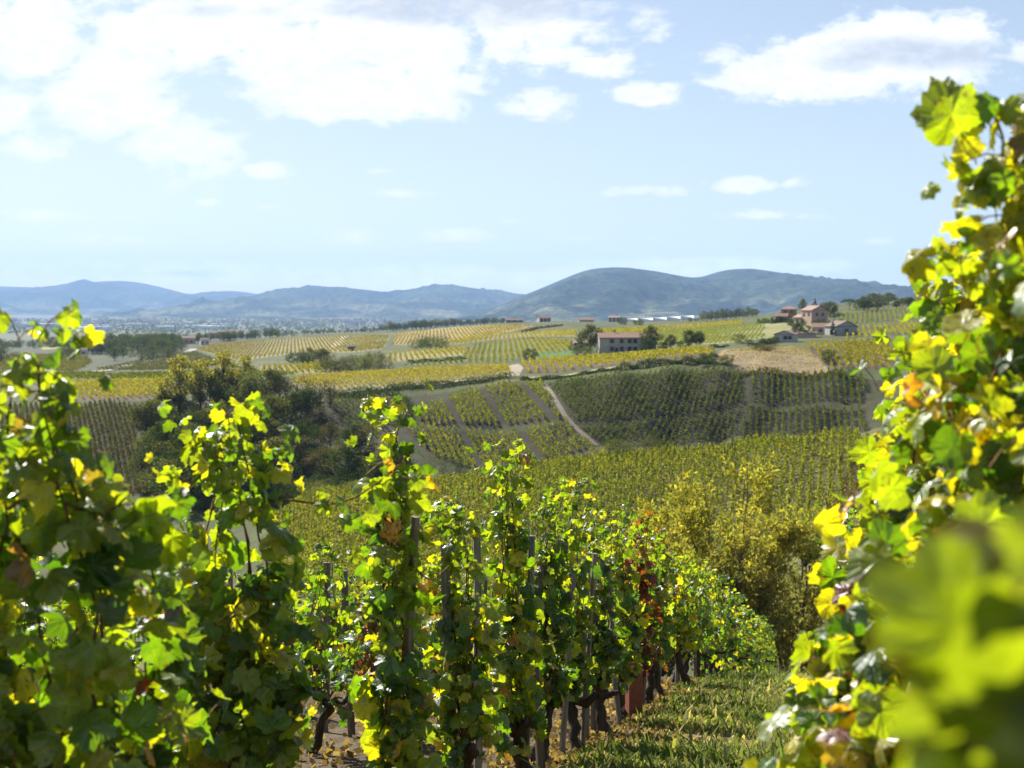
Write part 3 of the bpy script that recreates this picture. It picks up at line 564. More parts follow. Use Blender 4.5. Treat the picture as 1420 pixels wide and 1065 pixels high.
def vine_data(seed, H=1.65, W=.30, nleaf=270, hi=True, pal='bright', arms=(), lean=(0, 0), size=.090, low=True, extra=(), ns=8, taper=.62, flat=False, lowr=.27):
    r = np.random.default_rng(1000 + seed); tr, ca = MB(), MB()
    # gnarled trunk with one or two short arms
    h0 = r.uniform(.30, .42); a0 = r.uniform(0, 6.28); bx = np.array([math.cos(a0), math.sin(a0), 0]) * r.uniform(.05, .13)
    pts = [(bx * (1 - t) + np.array([r.normal(0, .012), r.normal(0, .012), h0 * t])) for t in np.linspace(-.12, 1, 8)]
    rad = np.array([.052, .050, .043, .036, .038, .034, .037, .044]) * r.uniform(.85, 1.2) * r.uniform(.88, 1.12, 8)
    tr.tube(pts, rad, 9, (.060, .042, .030))
    head = pts[-1]
    for k in range(2 + (seed % 2)):
        a = r.uniform(0, 6.28) if k > 1 else (1.30 + math.pi * k + r.normal(0, .25)); ln = r.uniform(.12, .34)
        q = [head + np.array([math.cos(a), math.sin(a), 0]) * ln * t + np.array([r.normal(0, .01), r.normal(0, .01), r.uniform(-.02, .05) * math.sin(t * 3) + .10 * t * t]) for t in np.linspace(0, 1, 6)]
        tr.tube(q, np.linspace(.034, .017, 6) * r.uniform(.85, 1.15, 6), 7, (.055, .038, .028))
    lean = np.array([*lean, 0.0]); P, Dv = [], []
    for k in range(ns):
        az = k / ns * 6.28 + r.uniform(-.4, .4); top = H * r.uniform(.82, 1.0) if k < 5 else H * r.uniform(.5, .8); wv = r.uniform(.5, 1.1); ph = r.uniform(0, 6.28)
        ts = np.linspace(0, 1, 16); path = []
        for t in ts:
            z = h0 + .02 + (top - h0) * t; w = .55 * W * wv * (.35 + .65 * math.sin(min(1, t * 1.1) * 2.6)) * (1 - taper * t ** 2)
            a = az + .6 * math.sin(2.2 * t + ph); path.append(np.array([math.cos(a) * w, math.sin(a) * w, z]) + lean * z + r.normal(0, .008, 3) + head * [1, 1, 0] * (1 - t))
        path[0] = head + [0, 0, .01]; path = np.array(path); ca.tube(path, np.linspace(.0055, .0022, 16), 5, (.15, .075, .035))
        m = int(nleaf * .70 / ns); tt = r.uniform(.03, 1, m) ** .92
        for t in tt:
            i = min(int(t * 15), 14); P.append(path[i] * (1 - (t * 15 - i)) + path[i + 1] * (t * 15 - i) + r.normal(0, .025 + .04 * W, 3)); Dv.append(None)
    m = int(nleaf * (.14 if low else .10))                # low hanging leaves round the head
    for _ in range(m):
        a = r.uniform(0, 6.28); w = min(.75 * W, lowr) * r.uniform(.2, 1.1); P.append(np.array([math.cos(a) * w, math.sin(a) * w, r.uniform(.22 if low else .42, .8)]) + head * [1, 1, 0]); Dv.append(None)
    m = int(nleaf * .09)                                  # tuft at the tip
    for _ in range(m): P.append(np.array([r.normal(0, .05), r.normal(0, .05), H * r.uniform(.86, 1.03)]) + lean * H); Dv.append(None)
    n0 = len(P)
    for (az, z0, ln, rise) in arms:                       # side shoots that break the column
        d = np.array([math.cos(az), math.sin(az), 0]); path = np.array([lean * z0 + d * ln * t + np.array([0, 0, z0 + rise * t ** 1.5 + .03 * math.sin(t * 7)]) for t in np.linspace(0, 1, 12)])
        ca.tube(path, np.linspace(.0045, .0018, 12), 5, (.20, .11, .04))
        for t in np.linspace(.12, 1, int(ln / .030)): P.append(path[min(int(t * 11), 11)] + r.normal(0, .012, 3)); Dv.append(None)
    P = np.array(P); n = len(P); out = P - lean * P[:, 2:3] - head * [1, 1, 0]; out[:, 2] = 0; out += r.normal(0, .09, out.shape) * [1, 1, 0]; out /= np.linalg.norm(out, axis=1)[:, None] + 1e-9
    stalk = out * r.uniform(.01, .075, (n, 1)) + np.stack([np.zeros(n), np.zeros(n), r.uniform(-.03, .06, n)], 1); Q = P + stalk
    tip = out * r.uniform(.0, 1.1, (n, 1)) + np.array([0, 0, -1]) * r.uniform(-.1, 1.2, (n, 1)) + r.normal(0, .40, (n, 3))
    nrm = out * r.uniform(.2, 1.1, (n, 1)) + np.array([0, 0, 1]) * r.uniform(.0, .7, (n, 1)) + r.normal(0, .42, (n, 3))
    sz = size * r.uniform(.62, 1.25, n) * np.where(Q[:, 2] > H * .86, .72, 1.0); sz[n0:] *= .8
    for j, (q, p, tp, nm, s_, ci_, co_) in enumerate(extra):
        Q[-1 - j] = q; tip[-1 - j] = tp; nrm[-1 - j] = nm; sz[-1 - j] = s_; P[-1 - j] = p
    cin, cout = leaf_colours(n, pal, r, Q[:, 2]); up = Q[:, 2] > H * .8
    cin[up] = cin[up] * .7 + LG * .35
    for j, e in enumerate(extra): cin[-1 - j], cout[-1 - j] = e[5], e[6]; ca.tube([e[1], (e[0] + e[1]) / 2 + [.006, 0, 0], e[0]], .0022, 5, (.18, .12, .05))
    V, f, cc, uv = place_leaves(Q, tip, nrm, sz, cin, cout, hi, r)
    if hi:
        st = MB()
        for p, q in zip(P[::2], Q[::2]): st.tube([p, (p + q) / 2 + [0, 0, .008], q], .0016, 3, (.22, .13, .05), cap=False)
        ca.add(np.vstack(st.V), np.vstack(st.Fq), None, np.vstack(st.C))
    return tr.mesh('trunk', [M_bark], True), ca.mesh('shoots', [M_bark], True), mesh('foliage', V, f, cc, uv, [M_vleaf], None, False)
def vine(data, loc, rz, label, group, name='grapevine'):
    t = empty(name, loc, rz); tag(t, label, 'grapevine', group)
    for nm, me in zip(('trunk', 'shoots', 'foliage'), data): obj(nm, me, t)
    return t
def stake_mesh(seed, H, rad=.032, col=(.17, .145, .12)):
    r = np.random.default_rng(seed); b = MB(); n = 7; p = [(r.normal(0, .004), r.normal(0, .004), -.15 + (H + .15) * t) for t in np.linspace(0, 1, n)]
    b.tube(p, rad * np.linspace(1.08, .92, n), 7, np.array(col) * r.uniform(.8, 1.2)); return b.mesh('vine_stake', [M_wood], False)
STK = [stake_mesh(s, h, rd, c) for s, h, rd, c in ((1, 1.26, .023, (.17, .145, .12)), (2, 1.34, .020, (.21, .19, .17)), (3, 1.2, .026, (.13, .105, .08)), (4, 1.3, .019, (.19, .16, .125)))]
def stake(k, loc, lean, az, label, group):
    o = obj('vine_stake', STK[k % 4]); o.location = loc; o.rotation_euler = (lean * math.cos(az), lean * math.sin(az), az); tag(o, label, 'stake', group); return o
def gz(x, y): return float(ground_z(x, y)[0])

# front row: (distance ahead, height, width, leaves, palette, side shoots, label)
G_A = 'grapevines of the front row'
FRONT = [
 (2.62, 1.50, .38, 470, 'bright', [(.3, 1.2, .25, .02)], 'nearest tall grapevine at the left edge with orange tinged top leaves'),
 (3.05, 1.08, .2, 150, 'green', [], 'dark leafy grapevine just right of the tallest one at the left edge'),
 (3.78, 1.52, .28, 380, 'bright', [(6.2, 1.24, .50, .14), (5.6, .95, .35, .0), (3.4, 1.35, .16, .03)], 'bushy grapevine with a shoot reaching right in front of the dark ravine'),
 (5.0, 1.72, 0.15, 272, 'bright', [(.2, 1.1, .20, .0)], 'slim grapevine on a grey stake, its pointed top before the sunlit far slope'),
 (6.1, 1.42, 0.17, 256, 'bright', [(3.0, 1.3, .2, .05)], 'grapevine with a loose forked top right of the slim pointed one'),
 (7.15, 1.78, 0.16, 264, 'bright', [(.1, 1.2, .16, .02)], 'grapevine with a small yellow tuft at its tip in the middle of the front row'),
 (8.1, 1.56, 0.17, 256, 'green', [], 'dense green grapevine left of the thick leaning stake'),
 (8.9, 1.76, 0.15, 240, 'bright', [], 'grapevine bound to the thick leaning stake beside the gnarled arms'),
 (9.9, 1.58, 0.17, 240, 'green', [], 'green grapevine right of the one bound to the leaning stake'),
 (10.8, 1.66, 0.18, 232, 'bright', [], 'grapevine left of the dark red one, above a bare trunk'),
 (11.7, 1.68, 0.17, 232, 'red', [(2.8, 1.5, .2, .03)], 'dark red leaved grapevine in the front row'),
 (12.7, 1.58, 0.18, 224, 'bright', [], 'green grapevine just right of the dark red one'),
 (13.7, 1.48, 0.18, 216, 'green', [], 'grapevine left of the bare grey stake top'),
 (15.0, 1.42, 0.24, 208, 'yellow', [], 'orange and yellow grapevine right of the bare grey stake top'),
 (16.1, 1.50, 0.25, 208, 'bright', [], 'first of the round topped grapevines below the willow'),
 (17.2, 1.5, 0.25, 208, 'green', [], 'second of the round topped grapevines below the willow'),
]
rr = random.Random(5)
for i, (y, H, W, nl, pal, arms, lab) in enumerate(FRONT):
    x = ROWA0 + ROWS * y + rr.uniform(-.05, .05); z = gz(x, y)
    vine(vine_data(i, H, W, int(nl * 1.45), i < 9, pal, arms, (rr.uniform(-.03, .03), rr.uniform(-.03, .03)), low=i < 6, size=.074), (x, y, z), 0.0, lab, G_A)
SL = ['dark stake of the nearest vine at the left edge', 'thick brown stake leaning among leaves at the left edge', 'stake inside the bushy grapevine before the ravine', 'grey stake showing near the top of the slim pointed vine', 'stake under the loose forked vine', 'stake of the yellow tufted vine', 'straight stake left of the thick leaning one', 'thick leaning stake beside the gnarled trunk arms', 'stake two vines left of the dark red vine', 'stake of the vine next left of the dark red one', 'stake inside the dark red vine', 'stake right of the dark red vine', 'bare grey stake standing above the front row leaves', 'stake inside the orange and yellow vine', 'stake of the first round topped vine', 'stake of the second round topped vine']
for i, (y, *_r) in enumerate(FRONT):
    yy = y + (.02 if i != 12 else .3); x = ROWA0 + ROWS * yy + (.05 if i % 2 else -.04)
    so_ = stake(i if i != 12 else 1, (x, yy, gz(x, yy)), .05 if i not in (1, 7) else .10, 2.2 + i * 1.7 if i not in (1, 7) else 1.2, SL[i], 'stakes of the front row')
    so_.scale = (1, 1, .78 if i < 3 else 1)
# more stakes pushed in between, two to a vine in places
for i, y in enumerate((6.6, 7.6, 8.5, 9.4, 10.4, 12.2)):
    x = ROWA0 + ROWS * y + rr.uniform(-.06, .1); stake(i + 1, (x, y, gz(x, y)), .07, i * 2.1, 'second stake pushed in between two front row vines', 'second stakes between front row vines')
LOWV = [vine_data(40 + k, 1.58 + .05 * (k % 3), .29, 170, False, ('bright', 'green', 'yellow', 'green', 'bright', 'dark')[k]) for k in range(6)]
REDV = vine_data(60, 1.5, .27, 220, False, 'red')
y = 18.2; k = 0
while y < 46:
    x = ROWA0 + ROWS * y; vine(LOWV[(0, 3, 4, 1, 5)[k % 5]], (x + rr.uniform(-.06, .06), y, gz(x, y)), k * 1.3, 'round topped grapevine at the far end of the front row', 'far vines of the front row'); y += 1.0; k += 1
# rows behind to the left
k = 0
for row in range(1, 9):
    y = max(3.2, (1.87 + 1.5 * row) / .70)
    while y < 24:
        x = ROWA0 - 1.5 * row + ROWS * y + rr.uniform(-.06, .06); yy = y + rr.uniform(-.1, .1)
        d = REDV if (row in (1, 2) and rr.random() < .16) else LOWV[rr.randrange(6)]
        lab = ('red leaved grapevine glimpsed in the rows behind the front row', 'red vines behind the front row') if d is REDV else ('grapevine in the rows behind the front row, half hidden by its leaves', 'vines behind the front row')
        v = vine(d, (x, yy, gz(x, yy)), rr.uniform(0, 6.28), *lab); s = rr.uniform(.68, .86); v.scale = (s, s, s)
        if row < 4 and rr.random() < .75:
            stake(k, (x + .05, yy + .1, gz(x, yy)), rr.uniform(.02, .09), rr.uniform(0, 6), 'grey stake standing among the vines behind the front row', 'stakes behind the front row')
        y += .92; k += 1
for i, (px, d, lab) in enumerate(((243, 7.0, 'grey stake between the two leftmost vines of the front row'), (484, 9.6, 'grey stake left of the slim pointed vine'), (608, 10.6, 'thin pale stake right of the slim pointed vine'), (447, 10.0, 'thin pale stake at the right edge of the bushy vine'))):
    x = (px - CX) / F * d; stake(i + 1, (x, d, gz(x, d)), .04, 1.5 + i, lab, 'lone stakes behind the front row')
# right hand row, close to the camera
G_R = 'grapevines of the right hand row'
RIGHT = [(1.62, 1.42, .30, 420, 'yellow', [], 'out of focus yellow grapevine at the right edge of the view'),
 (2.25, 1.75, .60, 2400, 'gold', [], 'tall backlit yellow grapevine at the right with one leaf against the sky'),
 (3.1, 1.74, .62, 1700, 'gold', [], 'yellow green grapevine just behind the tall one at the right'),
 (4.0, 1.70, .56, 1000, 'yellow', [], 'third grapevine back along the right hand row'),
 (4.95, 1.65, .54, 600, 'bright', [], 'fourth grapevine back along the right hand row')]
for i, (y, H, W, nl, pal, arms, lab) in enumerate(RIGHT):
    x = .36 + ROWS * y; ex = ()
    if i == 1:
        o = np.array([x, y, gz(x, y)]); w = lambda a, b, d: np.array([(a - CX) / F * d, d, (HY - b) / F * d]) - o
        ex = [(w(1328, 188, 2.2), w(1342, 222, 2.22), (-.45, -.1, .8), (-.35, -.75, .25), .097, LG * 1.1, LG * 1.3), (w(1400, 150, 2.25), w(1400, 215, 2.25), (.5, 0, .3), (-.1, -.6, .8), .07, MG, LG), (w(1375, 165, 2.2), w(1385, 220, 2.2), (-.3, 0, .6), (.3, -.8, .3), .05, MG, MG)]
    vine(vine_data(80 + i, H, W, nl, i < 3, pal, arms, (0, 0), extra=ex, ns=14, size=.068, flat=True, lowr=.24 if i else .12), (x, y, gz(x, y)), 0.0, lab, G_R)
    stake(i + 2, (x + .04, y + .05, gz(x, y)), .03, i * 2.0, ('stake half seen inside the tall yellow vine at the right', 'stake at the heart of the tall backlit vine', 'stake of the vine behind the tall backlit one', 'stake of the third vine along the right row', 'stake of the fourth vine along the right row')[i], 'stakes of the right hand row')
y = 5.9
while y < 14:
    x = .36 + ROWS * y; vine(LOWV[rr.randrange(6)], (x, y, gz(x, y)), rr.uniform(0, 6), 'grapevine farther along the right hand row behind the yellow leaves', 'farther vines of the right hand row'); y += .92
# the blurred shoot close to the lens
def near_shoot():
    r = np.random.default_rng(4); t = empty('grapevine', (.50, .80, gz(.50, .80))); tag(t, 'strongly blurred yellow green vine shoot closest to the camera at lower right', 'grapevine', G_R)
    o = np.array(t.location); tr, ca = MB(), MB(); tr.tube([(0, 0, -.1), (.02, 0, .1), (0, .02, .25), (-.01, 0, .36)], [.04, .036, .03, .034], 8, (.06, .042, .03))
    pix = [(1260, 740, .50), (1230, 850, .52), (1370, 650, .5), (1440, 690, .5), (1250, 950, .5), (1310, 760, .50), (1290, 820, .52), (1360, 740, .50), (1340, 860, .47), (1400, 820, .5), (1320, 920, .5), (1390, 930, .48), (1290, 890, .54), (1280, 800, .56), (1420, 740, .52), (1360, 980, .52), (1430, 1000, .5), (1320, 680, .56), (1330, 1010, .56)]
    tips = np.array([((a + 125 - CX) / F * d, d, (HY - b - 80) / F * d) for a, b, d in pix]) - o; P = []
    for j in (0, 1, 2, 9, 11, 15):
        e = tips[j]; path = np.array([np.array([0, 0, .35]) * (1 - s) + e * s + np.array([0, 0, .08 * math.sin(s * 3.1)]) for s in np.linspace(0, 1, 12)]); ca.tube(path, np.linspace(.005, .0022, 12), 5, (.16, .09, .04))
        for s in r.uniform(.2, .6, 2): P.append(path[min(int(s * 11), 11)] + r.normal(0, .03, 3))
    P = np.vstack([np.array(P), tips]); n = len(P)
    tip = np.tile([-.3, -.1, -.7], (n, 1)) + r.normal(0, .4, (n, 3)); nrm = np.tile([.15, -.9, .1], (n, 1)) + r.normal(0, .22, (n, 3))
    cin, cout = leaf_colours(n, 'gold', r); cin[-19:] = LG * r.uniform(.5, .95, (19, 1)); cout[-19:] = LG * .9; cout[-6:] = OR * .6
    sz = .050 * r.uniform(.7, 1.15, n); V, f, cc, uv = place_leaves(P, tip, nrm, sz, cin, cout, True, r)
    tr.build('trunk', M_bark, t, True); ca.build('shoots', M_bark, t, True); obj('foliage', mesh('foliage', V, f, cc, uv, [M_vleaf]), t)
near_shoot()
# red plastic guard round a young vine
def guard():
    y = 11.3; x = ROWA0 + ROWS * y + .06; t = empty('vine_guard', (x, y, gz(x, y)), .3); tag(t, 'red brown plastic guard tube at the foot of the dark red vine', 'vine guard')
    b = MB(); w = .058
    for k in range(4):
        a = k * math.pi / 2; b.box((math.cos(a) * w, math.sin(a) * w, .21), (.006, 2 * w + (.006 if k % 2 else -.006), .46 - .004 * (k % 2)), a, (.24, .085, .055))
    b.build('sleeve', M_plast, t); c = MB(); c.box((0, -w - .004, .40), (2 * w + .02, .004, .02), 0, (.5, .2, .14)); c.build('rim', M_plast, t)
guard()

# ---------------------------------------------------------------- middle vineyard below the near slope, with its stakes
def midfield():
    line = ((900, 650), (872, 700)); Q = fill(MIDPLAN, line, 1.25, .9, 0, .14, 77); z = ground_z(Q[:, 0], Q[:, 1])
    px = CX + F * Q[:, 0] / Q[:, 1]; py = HY - F * z / Q[:, 1]
    lim = np.interp(px, [380, 430, 640, 840, 950, 1130, 1200], [760, 745, 735, 720, 700, 680, 690])
    see = np.nonzero(py < lim)[0]; near = see[np.argsort(Q[see, 1])][:110]; isn = np.zeros(len(Q), bool); isn[near] = True
    keep = (py < 840) & ~isn
    V, q, c = plants(Q[keep], 1.5, .5, 40, .28, MIDPAL, 5)
    o = obj('vineyard', mesh('vineyard', V, [q], c, None, [M_fleaf])); tag(o, 'yellow green staked vineyard on the middle slope below the near hillside', 'vineyard', 'far vineyard blocks', 'stuff')
    var = []
    for s in range(5):
        V, q, c = plants(np.zeros((1, 2)), 1.5, .42, 44, .24, [MIDPAL[(s + j) % len(MIDPAL)] for j in range(4)], 300 + s, np.zeros(1)); b = MB(); b.tube([(0, 0, -.2), (.02, .02, .5), (0, 0, 1.3)], [.05, .04, .03], 5, (.06, .045, .035))
        var.append((b.mesh('trunk', [M_bark]), mesh('foliage', V, [q], c, None, [M_fleaf])))
    for j, i in enumerate(near):
        o = empty('grapevine', (Q[i, 0], Q[i, 1], z[i]), j * 1.1); obj('trunk', var[j % 5][0], o); obj('foliage', var[j % 5][1], o); tag(o, 'small staked grapevine at the near edge of the middle slope vineyard', 'grapevine', 'near vines of the middle slope vineyard')
    b = MB(); r = np.random.default_rng(3)
    for i in np.nonzero(py < 770)[0]:
        if r.random() < .26:
            h = r.uniform(1.6, 2.3); p = np.array([Q[i, 0] + r.normal(0, .1), Q[i, 1] + r.normal(0, .1), z[i]]); b.tube([p - [0, 0, .2], p + [r.normal(0, .05), r.normal(0, .05), h]], .05, 4, (.085, .07, .055))
    o = b.build('stakes', M_wood); tag(o, 'many thin dark stakes standing in the middle slope vineyard', 'stakes', kind='stuff')
    Q = fill(RIGHTPLAN, ((1300, 640), (1290, 700)), 1.5, 1.0, 0, .12, 78); Q = Q[np.random.default_rng(1).random(len(Q)) > .1]
    V, q, c = plants(Q, 1.4, .3, 34, .2, [(.09, .09, .02), (.2, .17, .03), (.14, .06, .025), (.06, .09, .015)], 6)
    o = obj('vineyard', mesh('vineyard', V, [q], c, None, [M_fleaf])); tag(o, 'thin brownish vine rows on bare soil at the right of the middle slope', 'vineyard', 'far vineyard blocks', 'stuff')
MIDPAL = [(.16, .20, .028), (.22, .24, .03), (.11, .155, .02), (.28, .26, .034), (.185, .215, .027)]
midfield()

# ---------------------------------------------------------------- grass of the lane, litter under the rows
def grass():
    r = np.random.default_rng(12); n = 85000
    y = np.exp(r.uniform(math.log(4.2), math.log(21), n)); off = r.uniform(.12, 2.05, n); x = ROWA0 + ROWS * y + off
    patch = lumps(x * 2.4, y * 2.4, 21) + .6 * lumps(x * 6, y * 6, 22); keep = r.random(n) < np.clip(.55 + .9 * patch, .12, 1) * np.clip((off - .1) / .45, .15, 1)
    x, y, patch = x[keep], y[keep], patch[keep]; n = len(x); z = ground_z(x, y)
    h = r.uniform(.03, .085, n) * (1 + .5 * np.clip(patch, -1, 1)) * np.where(r.random(n) < .04, 2.2, 1); a = r.uniform(0, 6.28, n); w = r.uniform(.004, .012, n) * (1 + y * .03)
    d = np.stack([np.cos(a), np.sin(a), np.zeros(n)], 1); s = np.stack([-d[:, 1], d[:, 0], d[:, 2]], 1); B = np.stack([x, y, z - .005], 1); up = np.array([0, 0, 1.0])
    ln = r.uniform(.2, 1.3, n)[:, None] * h[:, None]
    V = np.stack([B - s * w[:, None], B + s * w[:, None], B + d * ln * .4 + up * h[:, None] * .65 + s * w[:, None] * .7, B + d * ln * .4 + up * h[:, None] * .65 - s * w[:, None] * .7, B + d * ln + up * h[:, None]], 1).reshape(-1, 3)
    i = np.arange(n)[:, None] * 5; pal = np.array([(.13, .19, .035), (.19, .23, .05), (.27, .26, .08), (.40, .33, .15), (.48, .40, .21), (.09, .14, .025)])
    tone = np.clip(.42 - .3 * patch + r.normal(0, .28, n), 0, .99); k = np.array([5, 0, 1, 2, 3, 4])[(tone * 6).astype(int)]; col = np.repeat(pal[k] * r.uniform(.8, 1.25, (n, 1)), 5, axis=0)
    o = obj('grass', mesh('grass', V, [i + np.array([0, 1, 2, 3]), i + np.array([3, 2, 4])], col, None, [M_grass])); tag(o, 'short green and straw coloured grass in the lane between the rows', 'grass', kind='stuff')
    # clover-like low weeds
    n = 7000; y = np.exp(r.uniform(math.log(4.2), math.log(20), n)); off = r.uniform(.35, 1.95, n); x = ROWA0 + ROWS * y + off; keep = lumps(x * 2.4, y * 2.4, 21) + r.normal(0, .2, n) > .05; x, y = x[keep], y[keep]; n = len(x)
    P = np.stack([x, y, ground_z(x, y) + r.uniform(.01, .05, n)], 1); pal = np.array([(.13, .20, .04), (.17, .23, .05), (.24, .27, .10)])
    V, q, c = leafquads(P, np.full(n, .035), pal[r.integers(0, 3, n)], r, 1.0, 0); o = obj('weeds', mesh('weeds', V, [q], c, None, [M_grass])); tag(o, 'low green weeds scattered through the grass lane', 'weeds', kind='stuff')
    # fallen leaves, straw and twigs on the soil under the rows
    n = 16000; row = r.choice([0, 0, 0, 0, -1.5, -3.0, 1.95], n); y = np.exp(r.uniform(math.log(2.5), math.log(18), n)); x = ROWA0 + ROWS * y + row + r.normal(.08, .33, n)
    P = np.stack([x, y, ground_z(x, y) + r.uniform(.004, .025, n)], 1); pal = np.array([(.15, .10, .06), (.21, .15, .09), (.30, .24, .15), (.10, .065, .04), (.24, .17, .07)])
    V, q, c = leafquads(P, np.full(n, .055), pal[r.integers(0, 5, n)], r, .8, -.8); o = obj('leaf_litter', mesh('leaf_litter', V, [q], c, None, [M_fleaf])); tag(o, 'dry brown leaf litter lying on the soil under the vines', 'litter', kind='stuff')
grass()
# ---------------------------------------------------------------- trees
TG = {'dark': [(.030, .050, .016), (.045, .068, .020), (.060, .080, .025)], 'olive': [(.075, .085, .025), (.10, .105, .03), (.055, .070, .02)], 'pale': [(.11, .13, .05), (.14, .15, .055), (.08, .105, .04)],
      'yellow': [(.32, .30, .06), (.38, .33, .06), (.22, .24, .05)], 'brown': [(.085, .075, .04), (.11, .09, .05), (.065, .062, .03)], 'conifer': [(.018, .040, .018), (.028, .052, .022)], 'bright': [(.09, .16, .025), (.12, .19, .03)]}
def tree_meshes(seed, H, Wd, kind, nleaf, ls, pal):
    r = np.random.default_rng(500 + seed); tb = MB(); pal = np.array(TG[pal]); bc = (.065, .052, .040)
    base = {'round': .30, 'bush': .06, 'tall': .22, 'cone': .06, 'umbrella': .62, 'bare': .15}[kind]
    wob = [(np.array([r.normal(0, .015 * H) * t, r.normal(0, .015 * H) * t, H * t * (.80 if kind != 'cone' else .95)])) for t in np.linspace(0, 1, 7)]; wob[0] = np.array([0, 0, -.3])
    tr = .022 * H if kind != 'bush' else .012 * H
    if kind != 'bush': tb.tube(wob, np.linspace(tr, tr * .3, 7), 6, bc)
    m = {'bush': 16, 'round': 26, 'tall': 30, 'cone': 34, 'umbrella': 16, 'bare': 30}[kind]; cen, rad = [], []
    for k in range(m):
        a = k * 2.399 + r.uniform(-.5, .5); t = (k + .5) / m
        if kind == 'cone': z = H * (base + (.97 - base) * t); w = Wd / 2 * (1 - t) ** .9 * r.uniform(.5, 1); cr = Wd * .12 * (1.3 - t)
        elif kind == 'umbrella': z = H * r.uniform(.76, .96); w = Wd / 2 * math.sqrt(t) * r.uniform(.8, 1); cr = Wd * .14; z -= w / Wd * .18 * H
        else:
            zc = -1 + 2 * t; z = H * (base + (1 - base) * (zc * .5 + .5) * .94); ww = math.sqrt(max(0, 1 - (zc * .9 + (.15 if kind == 'round' else 0)) ** 2)); w = Wd / 2 * ww * r.uniform(.35, 1.05); cr = Wd * r.uniform(.14, .24)
            if kind == 'tall': cr *= .75; w *= r.uniform(.6, 1.2)
        c = np.array([math.cos(a) * w, math.sin(a) * w, z]); cen.append(c); rad.append(cr)
        i = min(6, max(1, int(6 * (z / H - .12)))); s = wob[i] if kind != 'bush' else np.array([r.normal(0, .08 * Wd), r.normal(0, .08 * Wd), -.1])
        mid = (s + c) / 2 + [0, 0, -.02 * H]; tb.tube([s, mid, c], [tr * .42, tr * .26, tr * .08], 4, bc, cap=False)
        if kind in ('bare', 'tall'):
            for _ in range(6 if kind == 'bare' else 3):
                e = c + r.normal(0, 1, 3) * cr * [1, 1, 1.2] + [0, 0, cr * .6]; tb.tube([c, (c + e) / 2 + r.normal(0, .05 * cr, 3), e], [tr * .09, tr * .06, tr * .03], 3, bc, cap=False)
    cen, rad = np.array(cen), np.array(rad); k = r.choice(m, nleaf, p=rad ** 2 / (rad ** 2).sum()); d = r.normal(0, 1, (nleaf, 3)); d /= np.linalg.norm(d, axis=1)[:, None]
    P = cen[k] + d * (rad[k] * r.uniform(.35, 1.1, nleaf))[:, None] * [1, 1, .8]; P[:, 2] = np.maximum(P[:, 2], .05 * H)
    tone = r.random(m); ci = np.clip(((tone[k] * .7 + r.random(nleaf) * .3) * len(pal)).astype(int), 0, len(pal) - 1); col = pal[ci] * (r.uniform(.8, 1.25, nleaf) * (.85 + .3 * tone[k]))[:, None]
    V, q, c = leafquads(P, np.full(nleaf, ls), col, r, .75, .2)
    return tb.mesh('trunk', [M_bark], True), mesh('crown', V, [q], c, None, [M_tleaf])
TC = {}
def tree(loc, H, Wd, kind, pal, label, cat='tree', group=None, var=0, nleaf=700, ls=None, name=None):
    key = (kind, pal, var, nleaf)
    if key not in TC: TC[key] = tree_meshes(len(TC), 10.0, {'round': 8.5, 'bush': 11, 'tall': 6.0, 'cone': 5.0, 'umbrella': 11, 'bare': 7.0}[kind], kind, nleaf, (ls or .55), pal)
    w0 = {'round': 8.5, 'bush': 11, 'tall': 6.0, 'cone': 5.0, 'umbrella': 11, 'bare': 7.0}[kind]; s = H / 10.0
    name = name or {'cone': 'conifer_tree', 'umbrella': 'pine_tree', 'bush': 'shrub'}.get(kind, 'broadleaf_tree')
    t = empty(name, tuple(loc), random.Random(len(bpy.data.objects)).uniform(0, 6.28)); t.scale = (Wd / w0, Wd / w0, s); tag(t, label, cat, group)
    for nm, me in zip(('trunk', 'crown'), TC[key]): obj(nm, me, t)
    return t
rt = random.Random(21)
# the wooded ravine
k = 0
for row, (d, p0, p1, step) in enumerate(((344, 300, 400, 15), (333, 205, 372, 14), (318, 198, 440, 14), (303, 200, 470, 15), (288, 195, 520, 15), (275, 205, 545, 16), (264, 230, 560, 17))):
    p = p0
    while p < p1:
        pal = rt.choice(['dark', 'dark', 'olive', 'dark', 'olive', 'pale'] if p < 400 else ['dark', 'dark', 'olive', 'dark', 'brown']); kind = rt.choice(['bush', 'round', 'bush', 'round'])
        h = rt.uniform(5.5, 9.5) * (1.0 if kind == 'round' else .72); loc = gp(p + rt.uniform(-4, 4), d + rt.uniform(-5, 5))
        lab = {'dark': 'dark green tree crowded in the wooded ravine', 'olive': 'olive green tree crowded in the wooded ravine', 'brown': 'brownish autumn tree crowded in the wooded ravine', 'pale': 'pale grey green tree crowded in the wooded ravine'}[pal]
        tree(loc, h, h * rt.uniform(.8, 1.15) * (1 if kind == 'round' else 1.3), kind, pal, lab, 'tree', 'ravine trees', rt.randrange(3), 2200, .46); p += step; k += 1
for px, d, h, w, lab in ((248, 338, 15.0, 9.5, 'tallest loose yellow green tree at the top of the ravine'), (228, 335, 11, 6.5, 'small yellow green tree left of the tallest ravine tree'), (277, 340, 13, 6.5, 'yellow green tree just right of the tallest ravine tree'), (310, 345, 13.5, 7, 'slim airy tree above the ravine with a forked top'), (340, 347, 12.0, 6.0, 'slender pale tree at the right of the airy trees')):
    tree(gp(px, d), h, w, 'tall', 'yellow', lab, 'tree', 'airy yellow trees above the ravine', int(px) % 3, 1300, .46)
tree(gp(298, 322), 6.5, 5, 'bush', 'yellow', 'yellow bush lit by the sun in the middle of the ravine', 'shrub', None, 1, 1500, .42)
